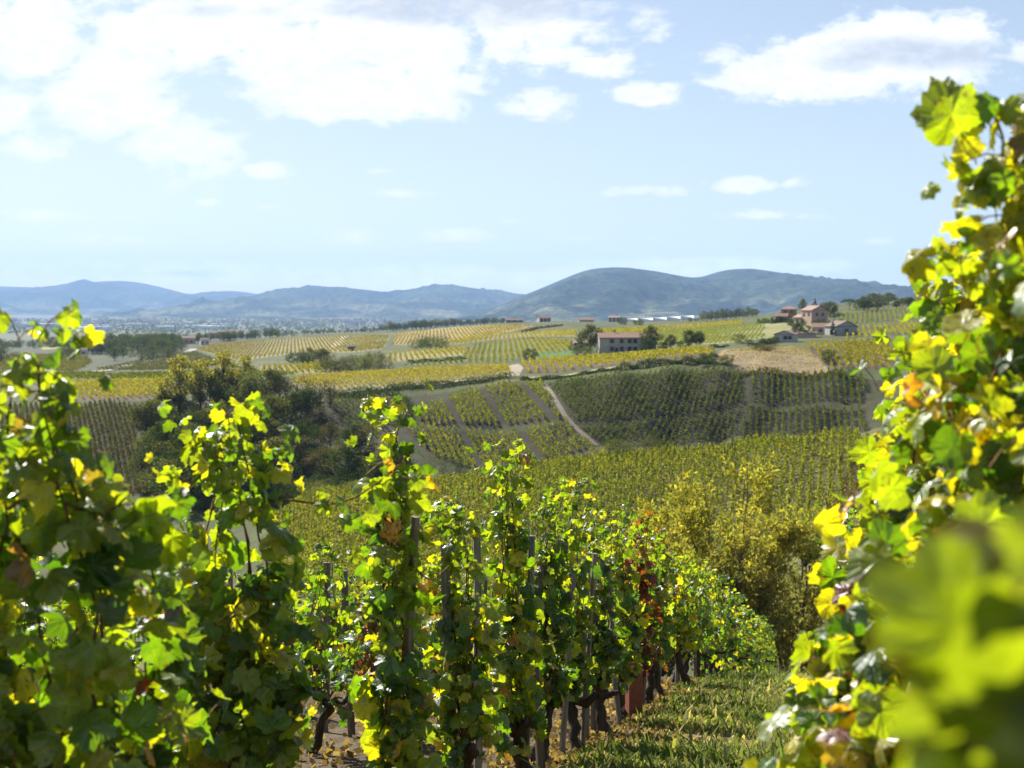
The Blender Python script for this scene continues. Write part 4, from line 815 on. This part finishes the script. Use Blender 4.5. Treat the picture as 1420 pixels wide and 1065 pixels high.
for i, (px, py, h) in enumerate(((378, 556, 8.5), (396, 560, 7), (412, 566, 7.5), (428, 570, 8), (444, 574, 8), (458, 566, 7), (370, 566, 7), (404, 590, 7))):
    tree(at(px, py), h, h * .8, 'bare', 'brown', 'bare brownish twiggy tree at the right shoulder of the ravine', 'tree', 'bare trees at the ravine shoulder', i % 3, 260, .4)
for px, py, h, w, pal, lab in ((612, 655, 4.2, 5.5, 'olive', 'dark green shrub at the foot of the sunlit vine blocks'), (640, 655, 3.4, 4.5, 'dark', 'low dark shrub right of the one at the foot of the sunlit blocks'), (590, 659, 3.0, 4, 'dark', 'small dark shrub left of the one at the foot of the sunlit blocks'),
        (440, 692, 3.2, 5, 'pale', 'pale grey green shrub at the left end of the middle vineyard'), (484, 687, 2.6, 3.5, 'pale', 'small pale shrub on the brow left of the slim pointed vine'), (835, 638, 2.6, 4, 'yellow', 'yellow green shrub at the left end of the pale shrub line'), (856, 634, 3.2, 5, 'pale', 'pale green shrub second in the line on the middle brow'),
        (880, 632, 3.4, 5, 'pale', 'pale green shrub third in the line on the middle brow'), (902, 630, 4.2, 4.5, 'olive', 'tallest olive shrub in the line on the middle brow'), (922, 630, 2.8, 4, 'olive', 'low olive shrub at the right end of the line on the middle brow')):
    tree(at(px, py + 3), h, w, 'bush', pal, lab, 'shrub', None, int(px) % 3, 1500, .42)
# trees on the plateau
for px, py, h, w, kind, pal, lab in (
  (819, 491, 9.6, 9.2, 'round', 'olive', 'big round olive tree at the left end of the long farmhouse'), (801, 492, 3.2, 4.5, 'bush', 'pale', 'pale shrub in front of the big round tree'), (815, 493, 3.0, 4, 'bush', 'pale', 'low pale bush beside the farmhouse wall'), (842, 491, 3.6, 4.5, 'bush', 'dark', 'dark bush against the left part of the farmhouse'),
  (886, 488, 5.5, 5, 'round', 'dark', 'dark tree hiding the right end of the farmhouse'), (903, 487, 8.2, 6.4, 'round', 'olive', 'tall olive tree right of the farmhouse'), (897, 489, 4.6, 5.5, 'bush', 'dark', 'dark bush at the foot of the tall olive tree'), (930, 485, 4.8, 4.2, 'round', 'olive', 'small olive tree alone between the farmhouse and the dark trees'),
  (920, 486, 2.6, 5, 'bush', 'dark', 'low dark bush right of the tall olive tree'), (946, 484, 2.6, 5, 'bush', 'dark', 'low dark bush left of the dark pair of trees'), (956, 483, 5.6, 5, 'round', 'dark', 'left tree of the dark pair beyond the yellow vineyard'), (970, 482, 5.0, 4.6, 'round', 'dark', 'right tree of the dark pair beyond the yellow vineyard'),
  (1026, 477, 3.2, 5, 'bush', 'pale', 'pale bush at the left end of the dark field hedge'), (735, 499, 3.6, 6, 'bush', 'dark', 'dark bush on the terrace edge left of the green meadow'), (795, 486, 2.4, 3.5, 'bush', 'dark', 'small dark bush by the green meadow'),
  (1058, 487, 1.9, 7.5, 'bush', 'brown', 'dark heap of brushwood on the dry grass field'), (985, 505, 2.6, 6, 'bush', 'dark', 'dark scrub below the dry grass field'), (1008, 506, 2.2, 4, 'bush', 'olive', 'olive scrub below the dry grass field'), (1150, 505, 3.2, 4.5, 'bush', 'dark', 'dark green bush in the yellow vineyard at the right'),
  (1106, 468, 4.8, 4.6, 'round', 'dark', 'dark round tree right of the small white house'), (1120, 468, 4.2, 4.4, 'bush', 'dark', 'dark bush right of the round tree near the white house'), (1155, 466, 5.6, 3.8, 'cone', 'conifer', 'dark conifer in front of the lower grey house'), (1136, 456, 3.6, 7, 'umbrella', 'dark', 'low umbrella pine below the pink villa'),
  (1157, 446, 4.0, 8.0, 'umbrella', 'dark', 'wide umbrella pine right of the pink villa'), (1128, 447, 4.2, 1.2, 'cone', 'conifer', 'left cypress before the pink villa'), (1134, 447, 4.2, 1.2, 'cone', 'conifer', 'right cypress before the pink villa'), (1151, 439, 6.6, 9, 'round', 'olive', 'big olive tree behind the pink villa'),
  (1130, 432, 7.0, 4.0, 'cone', 'conifer', 'dark pointed conifer above the pink villa roof'), (1113, 433, 6.8, 4.6, 'round', 'pale', 'pale green tree left of the pointed conifer'), (1178, 430, 5.6, 9, 'umbrella', 'dark', 'umbrella pine on the skyline right of the villa'), (1197, 430, 6.5, 6, 'round', 'olive', 'round olive tree on the skyline beside the yellow leaves'),
  (1165, 456, 3.6, 6, 'bush', 'olive', 'olive bush above the lower grey house'), (1097, 452, 3.0, 5.5, 'bush', 'dark', 'dark clipped shrub below the pink villa terrace'), (1110, 452, 2.8, 5.5, 'bush', 'dark', 'dark clipped shrub right under the pink villa'), (886, 451, 4.0, 7, 'bush', 'olive', 'round bush on the ridge in front of the white tunnels'), (864, 450, 4.5, 7, 'bush', 'dark', 'dark bush beside the white ridge house'),
  (430, 502, 6, 8, 'bush', 'olive', 'olive tree clump beyond the shaded shrubs'), (408, 503, 4.5, 9, 'bush', 'dark', 'dark blue green clump left of the olive tree clump'), (425, 504, 4.5, 8, 'bush', 'dark', 'dark blue green clump beside the olive tree clump'), (445, 503, 5.5, 9, 'round', 'olive', 'round olive tree at the right of the dark clumps')):
    p = at(px, py); tree(p, h * 1.08, w, kind, pal, lab, 'shrub' if kind == 'bush' else 'tree', None, int(px) % 3, 2600 if kind in ('bush', 'round') else 1200, .5)
for i, (px, py) in enumerate(((577, 484), (586, 483), (595, 483), (604, 483), (612, 483), (590, 480))): tree(at(px, py), rt.uniform(4.5, 6.5), rt.uniform(8, 11), 'bush', 'dark', 'dark tree of the small grove above the golden strip', 'tree', 'grove above the golden strip', i % 3, 1500, .42)
for i in range(16):
    px = 446 + i * 6; tree(at(px, 517 - i * .1 + rt.uniform(-3, 1)), rt.uniform(3.5, 6.5), rt.uniform(4, 6), rt.choice(['bush', 'round', 'bush']), rt.choice(['olive', 'brown', 'pale', 'dark']), 'shrubby tree in the hedgerow above the golden vineyard', 'tree', 'hedgerow above the golden vineyard', i % 3, 1500, .42)
for i in range(46):                                       # ridge line of trees in the centre
    px = 533 + i * 3.7 + rt.uniform(-1.5, 1.5); h = rt.uniform(5, 8.5) if px < 640 else rt.uniform(3.5, 6.5); loc = gp(px, 1190 + rt.uniform(-10, 25)); tree(loc, h, h * rt.uniform(.9, 1.3), 'round', rt.choice(['dark', 'olive', 'dark']), 'dark tree in the long line on the central ridge', 'tree', 'tree line on the central ridge', i % 3, 700)
for i in range(26):
    px = 385 + i * 5.8 + rt.uniform(-2, 2); h = rt.uniform(2.5, 5.5); tree(gp(px, 1230 + rt.uniform(0, 40)), h, h * rt.uniform(1, 1.5), 'round', rt.choice(['dark', 'olive']), 'small dark tree along the left part of the ridge', 'tree', 'trees on the left part of the ridge', i % 3, 700)
for i in range(24):                                       # wood on the right ridge
    px = 955 + i * 4.1 + rt.uniform(-1.5, 1.5); h = rt.uniform(4, 7.5) * (1 if i > 3 else .5); tree(gp(px, 900 + rt.uniform(-20, 30)), h, h * rt.uniform(.9, 1.3), 'round', rt.choice(['olive', 'brown', 'pale', 'dark']), 'autumn tree of the small wood on the ridge left of the villas', 'tree', 'small wood on the right ridge', i % 3, 700)
for i in range(150):                                       # trees round the far left village
    t = rt.random() ** 1.5; px = 118 + 270 * t + rt.uniform(-5, 5); d = (1180 if px < 240 else 1290) + rt.uniform(-170, 60) * (1 if px < 250 else .25); h = rt.uniform(6, 11) * (1.1 if px < 240 else .8)
    tree(gp(px, d), h, h * rt.uniform(.8, 1.3), 'round', rt.choice(['dark', 'dark', 'olive']), 'dark tree among the houses of the far left village', 'tree', 'trees of the far left village', i % 3, 700, .6)
for i in range(110):
    px = rt.uniform(-40, 255); d = rt.uniform(820, 1700); h = rt.uniform(6, 11); tree(gp(px, d), h, h * rt.uniform(.9, 1.5), rt.choice(['round', 'bush']), rt.choice(['dark', 'dark', 'olive']), 'dark tree scattered over the slope left of and below the far village', 'tree', 'trees on the slope by the far left village', i % 3, 700, .6)
tree(gp(337, 1320), 9, 3.2, 'cone', 'conifer', 'pointed dark conifer at the right end of the far left village')
for i in range(14):
    px = 1186 + i * 11 + rt.uniform(-4, 4); h = rt.uniform(3.5, 7); tree(gp(px, 745 + rt.uniform(-60, 30)), h, h * rt.uniform(.9, 1.5), rt.choice(['round', 'bush', 'round']), rt.choice(['olive', 'dark', 'pale']), 'tree on the right hilltop, mostly hidden by the tall yellow vine', 'tree', 'trees of the right hilltop', i % 3, 2600, .5)
# hedges
def hedge(pts_px, width, h, pal, label, dens=26, ls=.34):
    P = np.array([at(*p)[:2] for p in pts_px]); s = np.concatenate([[0], np.cumsum(np.linalg.norm(np.diff(P, axis=0), axis=1))]); n = int(s[-1] * dens); r = np.random.default_rng(int(pts_px[0][0]))
    t = r.uniform(0, s[-1], n); x = np.interp(t, s, P[:, 0]) + r.normal(0, width * .3, n); y = np.interp(t, s, P[:, 1]) + r.normal(0, width * .3, n); prof = h * (.75 + .35 * np.sin(t * .9 + np.sin(t * .31) * 2))
    z = ground_z(x, y) + r.random(n) ** .8 * prof; pal = np.array(TG[pal]); V, q, c = leafquads(np.stack([x, y, z], 1), np.full(n, ls), pal[r.integers(0, len(pal), n)] * r.uniform(.75, 1.3, (n, 1)), r)
    o = obj('hedge', mesh('hedge', V, [q], c, None, [M_tleaf])); tag(o, label, 'hedge')
hedge([(860, 514), (900, 509), (945, 505), (984, 502)], 1.6, 1.9, 'dark', 'dark hedge along the brow under the yellow vineyard', 130)
hedge([(455, 549), (520, 544), (600, 537), (660, 531), (708, 524)], 3.5, 1.5, 'dark', 'long dark scrub hedge on the bank under the golden vineyard', 120)
hedge([(722, 527), (790, 523), (830, 516), (860, 513)], 1.6, .9, 'dark', 'low dark scrub line under the grass verge', 90)
hedge([(470, 551), (540, 547), (560, 556), (566, 572), (548, 590)], 3, 1.2, 'dark', 'dark scrub running down the fold left of the sunlit blocks', 60)
hedge([(1035, 480), (1055, 479), (1078, 475)], 1.6, 2.0, 'dark', 'dark field hedge ending at the small white house', 110)
hedge([(985, 483), (1008, 482)], 1.4, 1.3, 'dark', 'short dark hedge beyond the yellow vineyard', 110)
hedge([(1069, 449), (1085, 448), (1106, 446)], 1.2, 3.2, 'conifer', 'tall clipped dark hedge beside the pink villa', 170)
hedge([(1050, 449), (1067, 448)], 1.2, 2.6, 'bright', 'bright green clipped hedge left of the dark one', 170)
hedge([(1020, 519), (1100, 521), (1170, 524)], 2.5, 1.2, 'brown', 'brown scrub strip under the dry grass field', 70)
hedge([(566, 504), (600, 502), (646, 498)], 1.4, 1.3, 'dark', 'dark hedge line above the short green vine rows', 90)
hedge([(722, 462), (745, 456), (780, 452)], 1.4, 1.5, 'brown', 'brown hedge line near the ridge barn', 40, .5)

# ---------------------------------------------------------------- willows below the near slope
def willow(loc, H, spread, label, seed, nstem, pal_top, pal_low, leaves=9):
    r = np.random.default_rng(seed); tb = MB(); LP, LD = [], []
    for s in range(nstem):
        a = s / nstem * 6.28 + r.uniform(-.4, .4); rr_ = r.uniform(.35, 1.0) if s else .1; top = np.array([math.cos(a) * spread * rr_, math.sin(a) * spread * rr_, H * (1 - .32 * rr_ ** 2) * r.uniform(.86, 1)])
        path = np.array([np.array([math.cos(a), math.sin(a), 0]) * .15 + top * [t ** 1.15, t ** 1.15, t] + r.normal(0, .05, 3) * t for t in np.linspace(0, 1, 9)]); path[0, 2] = -.4
        tb.tube(path, np.linspace(.085, .012, 9), 6, (.11, .09, .065))
        for b in range(17):
            t = r.uniform(.10, .95); p = path[int(t * 8)]; d = np.array([math.cos(a + r.normal(0, 1.0)), math.sin(a + r.normal(0, 1.0)), r.uniform(.5, 1.6)]); d /= np.linalg.norm(d); ln = H * r.uniform(.12, .25) * (1.25 - .6 * t); e = p + d * ln
            tb.tube([p, (p + e) / 2 + r.normal(0, .06, 3), e], [.020, .013, .006], 4, (.13, .10, .065), cap=False)
            for w in range(8):
                u = r.uniform(.25, 1); q = p + d * ln * u; f = d * .5 + np.array([r.normal(0, .55), r.normal(0, .55), r.uniform(.3, 1.0)]); f /= np.linalg.norm(f); l2 = r.uniform(.5, 1.1); e2 = q + f * l2
                tb.tube([q, e2], [.005, .002], 3, (.12, .09, .05), cap=False)
                tt = r.uniform(.15, 1.05, leaves); LP.append(q + f * l2 * tt[:, None] + r.normal(0, .07, (leaves, 3))); LD.append(np.tile(f, (leaves, 1)))
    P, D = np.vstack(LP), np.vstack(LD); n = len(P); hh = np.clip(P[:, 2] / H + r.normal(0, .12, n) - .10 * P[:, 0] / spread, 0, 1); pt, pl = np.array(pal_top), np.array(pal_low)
    col = np.where((hh > .62)[:, None], pt[r.integers(0, len(pt), n)], pl[r.integers(0, len(pl), n)]) * r.uniform(.75, 1.3, (n, 1))  # top and left leaves brighter, sunlight from upper left put into the colour
    a = D + r.normal(0, .45, (n, 3)) + [0, 0, -.25]; a /= np.linalg.norm(a, axis=1)[:, None]; b = np.cross(a, r.normal(size=(n, 3))); b /= np.linalg.norm(b, axis=1)[:, None]; s = (.105 * r.uniform(.6, 1.3, n))[:, None]
    V = np.stack([P - a * s, P - b * s * .38, P + a * s, P + b * s * .38], 1).reshape(-1, 3)
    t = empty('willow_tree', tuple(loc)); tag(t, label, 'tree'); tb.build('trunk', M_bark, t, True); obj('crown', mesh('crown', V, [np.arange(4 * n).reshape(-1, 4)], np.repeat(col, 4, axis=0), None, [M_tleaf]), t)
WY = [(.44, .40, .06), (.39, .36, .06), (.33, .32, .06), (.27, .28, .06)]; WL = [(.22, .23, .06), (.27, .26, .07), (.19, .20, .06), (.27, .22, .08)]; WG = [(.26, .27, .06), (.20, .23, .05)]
willow(gp(1018, 52), 8.8, 4.1, 'large feathery willow with yellow crown below the near slope', 1, 12, WY, WL, 15)
willow(gp(1105, 54), 7.8, 2.3, 'darker greenish willow at the right of the large yellow one', 2, 7, WG, WL, 12)
willow(gp(915, 54), 8.0, 3.0, 'smaller golden willow at the left of the large one', 3, 6, WY, WL, 15)
willow(gp(845, 56), 7.2, 1.9, 'low yellow green willow half hidden by the front row', 4, 5, WY[2:] + WG, WL, 14)
willow(gp(1150, 60), 7.0, 2.0, 'low brown willow thicket farthest right, beside the right hand row', 5, 6, WL, [(.20, .17, .07), (.17, .15, .06)], 8)

# ---------------------------------------------------------------- houses
def house(loc, w, dp, h, rh, rz, wall, roof, label, ridge='x', wins=(), chim=(), door=None, ov=.35, hip=0.0, group=None, cat='house', name='house'):
    """wins: (side, along, sill height, width, height); side f = front (-y), l = left (-x)"""
    t = empty(name, tuple(loc), rz); tag(t, label, cat, group); b = MB(); b.box((0, 0, h / 2 - .5), (w, dp, h + 1), 0, wall); x, y = w / 2, dp / 2
    if ridge == 'x': b.add([(-x, -y, h), (-x, y, h), (-x, 0, h + rh), (x, -y, h), (x, y, h), (x, 0, h + rh)], None, [[0, 2, 1], [3, 4, 5]] if not hip else [], wall)
    else: b.add([(-x, -y, h), (x, -y, h), (0, -y, h + rh), (-x, y, h), (x, y, h), (0, y, h + rh)], None, [[0, 1, 2], [4, 3, 5]] if not hip else [], wall)
    b.build('wall', M_wall, t); r = MB(); X, Y, th = x + ov, y + ov, .16; drop = rh * ov / (y if ridge == 'x' else x)
    if ridge == 'x':
        hx = X - hip * y; E = [(-X, -Y, h - drop), (X, -Y, h - drop), (X, Y, h - drop), (-X, Y, h - drop), (-hx, 0, h + rh), (hx, 0, h + rh)]; Fq, Ft = [[0, 1, 5, 4], [2, 3, 4, 5]], [[1, 2, 5], [3, 0, 4]]
    else:
        hy = Y - hip * x; E = [(-X, -Y, h - drop), (X, -Y, h - drop), (X, Y, h - drop), (-X, Y, h - drop), (0, -hy, h + rh), (0, hy, h + rh)]; Fq, Ft = [[3, 0, 4, 5], [1, 2, 5, 4]], [[0, 1, 4], [2, 3, 5]]
    if not hip: Ft = []
    for dz in (.03, .03 + th):
        r.add(np.array(E) + [0, 0, dz], Fq, Ft, roof)
    r.add(np.vstack([np.array(E[:4]) + [0, 0, .03], np.array(E[:4]) + [0, 0, .03 + th]]), [[0, 1, 5, 4], [1, 2, 6, 5], [2, 3, 7, 6], [3, 0, 4, 7]], None, np.array(roof) * .8)
    ro = r.build('roof', M_roof, t)
    for cx_, cy_ in chim:
        c = MB(); zr = h + rh * (1 - abs(cy_ if ridge == 'x' else cx_) / (y if ridge == 'x' else x)); c.box((cx_, cy_, zr + .5), (.7, .7, 1.8), 0, (.32, .22, .17)); c.box((cx_, cy_, zr + 1.45), (.86, .86, .12), 0, (.25, .17, .13)); c.build('chimney', M_wall, ro)
    for sd, al, z, ww, wh in wins:
        g, f = MB(), MB()
        c = (al, -y - .02, z + wh / 2) if sd == 'f' else (-x - .02, al, z + wh / 2); sz = (ww, .05, wh) if sd == 'f' else (.05, ww, wh)
        g.box(c, sz, 0, (.02, .025, .035)); wo = g.build('window', M_dark, t)
        for s in (-1, 1):
            o = (c[0] + s * (ww / 2 + .2), c[1] - .03, c[2]) if sd == 'f' else (c[0] - .03, c[1] + s * (ww / 2 + .2), c[2]); f.box(o, (.36, .05, wh) if sd == 'f' else (.05, .36, wh), 0, (.20, .21, .20))
        f.build('shutter', M_wall, wo)
    if door: g = MB(); g.box((door, -y - .02, 1.05), (1.1, .06, 2.1), 0, (.10, .07, .05)); g.build('door', M_wood, t)
    return t
TERRA, TER2, BROWNR = (.21, .125, .095), (.25, .165, .12), (.16, .11, .09); CREAM, PINK, WHITE, GREYW, OCHRE = (.42, .37, .30), (.46, .31, .24), (.62, .60, .56), (.36, .35, .33), (.42, .22, .10)
fw = [('f', a, z, 1.0, 1.5) for a in (-5.6, -2.2, .6, 2.6, 5.4, 7.8) for z in (1.0, 3.7)]
house(at(868, 490), 20, 9, 5.6, 1.5, R(4), (.44, .39, .32), TERRA, 'long two storey stone farmhouse with red tiled roof behind the yellow vineyard', 'x', fw, ((6.6, .5), (-4, 1)), -4.0, cat='farmhouse', name='farmhouse')
house(at(841, 491), 5.5, 7, 4.2, 1.0, R(4), (.36, .32, .26), BROWNR, 'lower barn joined to the left end of the long farmhouse', 'x', [('f', .5, 1.2, .9, 1.1)])
house(at(803, 485), 5, 5, 2.6, .8, R(10), (.40, .32, .26), TER2, 'small pinkish shed left of the big round tree', 'x', [('f', 0, .8, .8, .9)])
house(at(1090, 474), 6.6, 8.5, 2.6, 1.25, R(-22), (.48, .46, .42), BROWNR, 'small white gabled house at the edge of the pale field', 'y', [('f', .6, 1.0, .9, 1.1), ('f', 2.1, 1.0, .9, 1.1), ('l', 0, .9, 1, 1.2)])
house(at(1118, 468), 7, 5, 1.6, .9, R(-10), CREAM, TERRA, 'low shed with terracotta roof right of the small white house', 'x')
house(at(1142, 463), 8, 7, 2.6, 1.5, R(-15), CREAM, TERRA, 'terracotta roofed house below the umbrella pine', 'x', [('f', -1, .8, 1, 1.2), ('f', 1.6, .8, 1, 1.2)], ((2, .5),))
house(at(1166, 464), 9, 9, 3.2, 2.0, R(15), GREYW, BROWNR, 'grey gabled house behind the yellow leaves at the right', 'y', [('f', 0, 1, 1, 1.3)])
house(at(1129, 449), 8.5, 9, 6.2, 2.0, R(20), PINK, TER2, 'large pink villa with gabled tile roof on the right hill', 'y', [('f', -1.6, 3.6, 1, 1.4), ('f', 1.6, 3.6, 1, 1.4), ('l', -2, 3.6, 1, 1.4), ('l', 2, 3.4, 1, 1.4), ('f', 2, .9, 1, 1.3)], ((1, 1),), -.5, cat='villa', name='villa')
house(at(1113, 449), 6, 7, 3.0, 1.3, R(20), PINK, TER2, 'low pink wing with a porch left of the large villa', 'y', [('f', -1.4, .3, 1.2, 2.1), ('f', 1.4, .3, 1.2, 2.1), ('l', 0, .3, 1.2, 2.1)])
house(at(1094, 441), 7.5, 7, 4.6, 1.5, R(-15), OCHRE, TER2, 'orange house with hipped roof behind the dark hedge', 'x', [('f', -1.6, 2.6, 1, 1.3), ('f', 1.6, 2.6, 1, 1.3)], (), None, .5, .9)
house(at(1084, 446), 6, 6, 2.6, 1.4, R(-15), OCHRE, TERRA, 'lower orange outbuilding left of the orange house', 'x', [('f', 0, .9, 1, 1.2)])
house(gp(713, 1165), 15, 7, 2.4, 1.3, R(5), (.36, .28, .24), BROWNR, 'long low barn on the central ridge', 'x', [('f', a, 1, 1.2, 1.4) for a in (-5, 0, 5)], cat='barn', name='barn')
house(gp(754, 1150), 10, 8, 3.6, 1.9, R(15), CREAM, TERRA, 'cream house with terracotta roof right of the ridge barn', 'x', [('f', a, z, 1.2, 1.5) for a in (-3, 0, 3) for z in (.6, 2.2)])
house(gp(852, 1090), 9, 8, 3.6, 1.3, R(-8), WHITE, TER2, 'white house on the ridge left of the white tunnels', 'x', [('f', a, z, 1.1, 1.4) for a in (-3, 0, 3) for z in (.6, 2.2)], ((2, 1),))
house(gp(813, 1110), 12, 8, 1.6, 1.5, 0, CREAM, TERRA, 'low terracotta roof showing over the ridge crest', 'x')
house(gp(488, 800), 4, 4, 2.4, .9, 0, (.12, .10, .08), (.10, .09, .08), 'tiny dark vineyard hut on the rust gold slope', 'x', cat='hut', name='hut')
for i, (px, d, w, h, wc, rc, rz, lab) in enumerate(((197, 1050, 9, 4.5, WHITE, BROWNR, .3, 'white house lowest in the far left village'), (209, 1070, 10, 3.4, GREYW, BROWNR, .1, 'grey roofed house right of the lowest white one'), (204, 1190, 14, 4, CREAM, TER2, 0, 'cream house with a long roof in the far left village'), (191, 1200, 8, 4, GREYW, BROWNR, .2, 'small grey house left of the long roofed one'),
        (233, 1200, 9, 4.5, CREAM, TERRA, -.2, 'cream house near the mast in the far left village'), (262, 1230, 11, 5, PINK, TER2, .2, 'pinkish house in the middle of the far left village'), (283, 1210, 7, 4, WHITE, BROWNR, .4, 'small white house on the slope below the village'), (272, 1290, 10, 4.5, CREAM, TERRA, 0, 'terracotta roofed house on the crest of the far left village'),
        (301, 1330, 12, 5, CREAM, TER2, .1, 'first cream house in the row along the village crest'), (316, 1335, 10, 4.5, WHITE, TERRA, -.1, 'white house in the row along the village crest'), (329, 1340, 12, 5, CREAM, TERRA, .2, 'last cream house in the row along the village crest'), (348, 1340, 9, 4, WHITE, BROWNR, 0, 'small white house past the pointed conifer'), (112, 1000, 9, 4, WHITE, BROWNR, .2, 'white house at the foot of the village hill by the left leaves'))):
    house(gp(px, d), w, 8, h, 2, rz, wc, rc, lab, 'x', [('f', a, 1.2, 1.2, 1.5) for a in (-2.2, 2.2)], group='houses of the far left village')
def mast():
    t = empty('mast', tuple(gp(243, 1300))); tag(t, 'thin lattice mast rising above the far left village', 'mast'); b = MB(); Hm = 17
    for sx, sy in ((-1, -1), (1, -1), (1, 1), (-1, 1)): b.tube([(sx * .8, sy * .8, 0), (sx * .15, sy * .15, Hm)], .10, 4, (.2, .2, .2))
    for k in range(9):
        z = k * Hm / 9; s = .8 - .65 * k / 9; b.tube([(-s, -s, z), (s, -s, z + 1.6)], .06, 3, (.2, .2, .2)); b.tube([(s, s, z), (-s, s, z + 1.6)], .06, 3, (.2, .2, .2))
    b.build('frame', M_plast, t); c = MB(); c.tube([(0, 0, Hm), (0, 0, Hm + 2.5)], .07, 4, (.25, .25, .25)); c.build('antenna', M_plast, t)
mast()
def tunnels():
    for i in range(5):
        px = 876 + i * 19; p = gp(px, 1180 + i * 8); t = empty('polytunnel', tuple(p), .05); tag(t, 'long white plastic tunnel in the bright strip beyond the ridge', 'polytunnel', 'white tunnels beyond the ridge'); b = MB(); n = 9; X = 5.85
        prof = [(math.cos(a) * 4.2, math.sin(a) * (3.4 + .3 * i)) for a in np.linspace(math.pi, 0, n)]; P = [(x0, y, z) for x0 in (-X, X) for y, z in prof]
        b.add(P, [[j, n + j, n + j + 1, j + 1] for j in range(n - 1)], [[0, j + 1, j] for j in range(1, n - 1)] + [[n, n + j, n + j + 1] for j in range(1, n - 1)], (.75, .76, .76)); b.build('cover', M_plast, t, True)
        e = MB(); e.tube([(-X - .03, y, z) for y, z in prof], .12, 4, (.5, .5, .5)); e.tube([(X + .03, y, z) for y, z in prof], .12, 4, (.5, .5, .5)); e.build('hoop', M_plast, t)
tunnels()
def town():
    r = np.random.default_rng(8); b = MB()
    for i in range(420):
        px = r.choice([r.normal(130, 75), r.normal(640, 90), r.normal(800, 50), r.normal(380, 90), r.normal(540, 60)], p=[.3, .25, .15, .15, .15]); d = r.uniform(5200, 8200); x = (px - CX) / F * d; s = r.uniform(8, 17); c = [(.6, .58, .54), (.5, .42, .35), (.35, .2, .15), (.7, .7, .7)][r.integers(0, 4)]
        b.box((x, d, -83 + 6), (s, s * .8, 14), r.uniform(0, 3), c); b.box((x, d, -83 + 14), (s * 1.1, s * .9, 2.2), r.uniform(0, 3), (.3, .17, .12))
    for i in range(14): px = r.uniform(20, 300); d = r.uniform(4800, 7000); b.box(((px - CX) / F * d, d, -80), (r.uniform(60, 140), 50, 14), r.uniform(-.2, .2), (.72, .72, .7))
    o = b.build('valley_town', M_wall); tag(o, 'hazy scatter of pale town buildings on the valley floor', 'town', kind='stuff')
    n = 2200; px = r.uniform(-50, 900, n); d = r.uniform(4200, 9000, n); x = (px - CX) / F * d; P = np.repeat(np.stack([x, d, np.full(n, -80.0)], 1), 5, axis=0) + r.normal(0, 1, (n * 5, 3)) * [14, 10, 3]
    V, q, c = leafquads(P, np.full(n * 5, 10.0), np.array([(.065, .08, .045)]) * r.uniform(.6, 1.5, (n * 5, 1)), r, .8, .5); o = obj('valley_woods', mesh('valley_woods', V, [q], c, None, [M_tleaf])); tag(o, 'hazy scattered woods and hedges on the valley floor', 'woods', kind='stuff')
town()

def dry_grass():
    P = plan([(994,500),(1010,486),(1060,482),(1112,482),(1135,497),(1148,513),(1080,518),(1022,511)]); r = np.random.default_rng(31); lo, hi = P.min(0), P.max(0)
    Q = r.uniform(lo, hi, (16000, 2)); Q = Q[pip(Q[:, 0], Q[:, 1], P)]; z = ground_z(Q[:, 0], Q[:, 1]); keep = lumps(Q[:, 0] * .5, Q[:, 1] * .5, 33) + r.normal(0, .3, len(Q)) > -.25; Q, z = Q[keep], z[keep]
    pal = np.array([(.34, .26, .14), (.27, .20, .12), (.40, .33, .20), (.20, .16, .09), (.17, .17, .07)]); V, q, c = leafquads(np.column_stack([Q, z + r.uniform(.05, .35, len(Q))]), np.full(len(Q), .42), pal[r.integers(0, 5, len(Q))], r, .35, 1.5)
    o = obj('dry_grass', mesh('dry_grass', V, [q], c, None, [M_grass])); tag(o, 'tall dry straw coloured grass on the fallow field at the right', 'grass', kind='stuff')
dry_grass()

for i, (p, pal) in enumerate((([(1160,452),(1300,440),(1300,425),(1165,436)], PALE), ([(1175,505),(1300,500),(1300,470),(1175,474)], YGREEN), ([(1168,470),(1300,462),(1300,446),(1168,456)], YELLOW))):
    P = plan(p); Q = fill(P, (p[0], p[3]), 2.2, 1.0, 0, .12, 90 + i)
    if len(Q):
        V, q, c = plants(Q, 1.3, .36, 10, .4, pal, 90 + i); o = obj('vineyard', mesh('vineyard', V, [q], c, None, [M_fleaf])); tag(o, ('pale green', 'yellow green', 'bright yellow')[i] + ' vineyard on the right hillside, mostly behind the tall yellow vine', 'vineyard', 'far vineyard blocks', 'stuff')
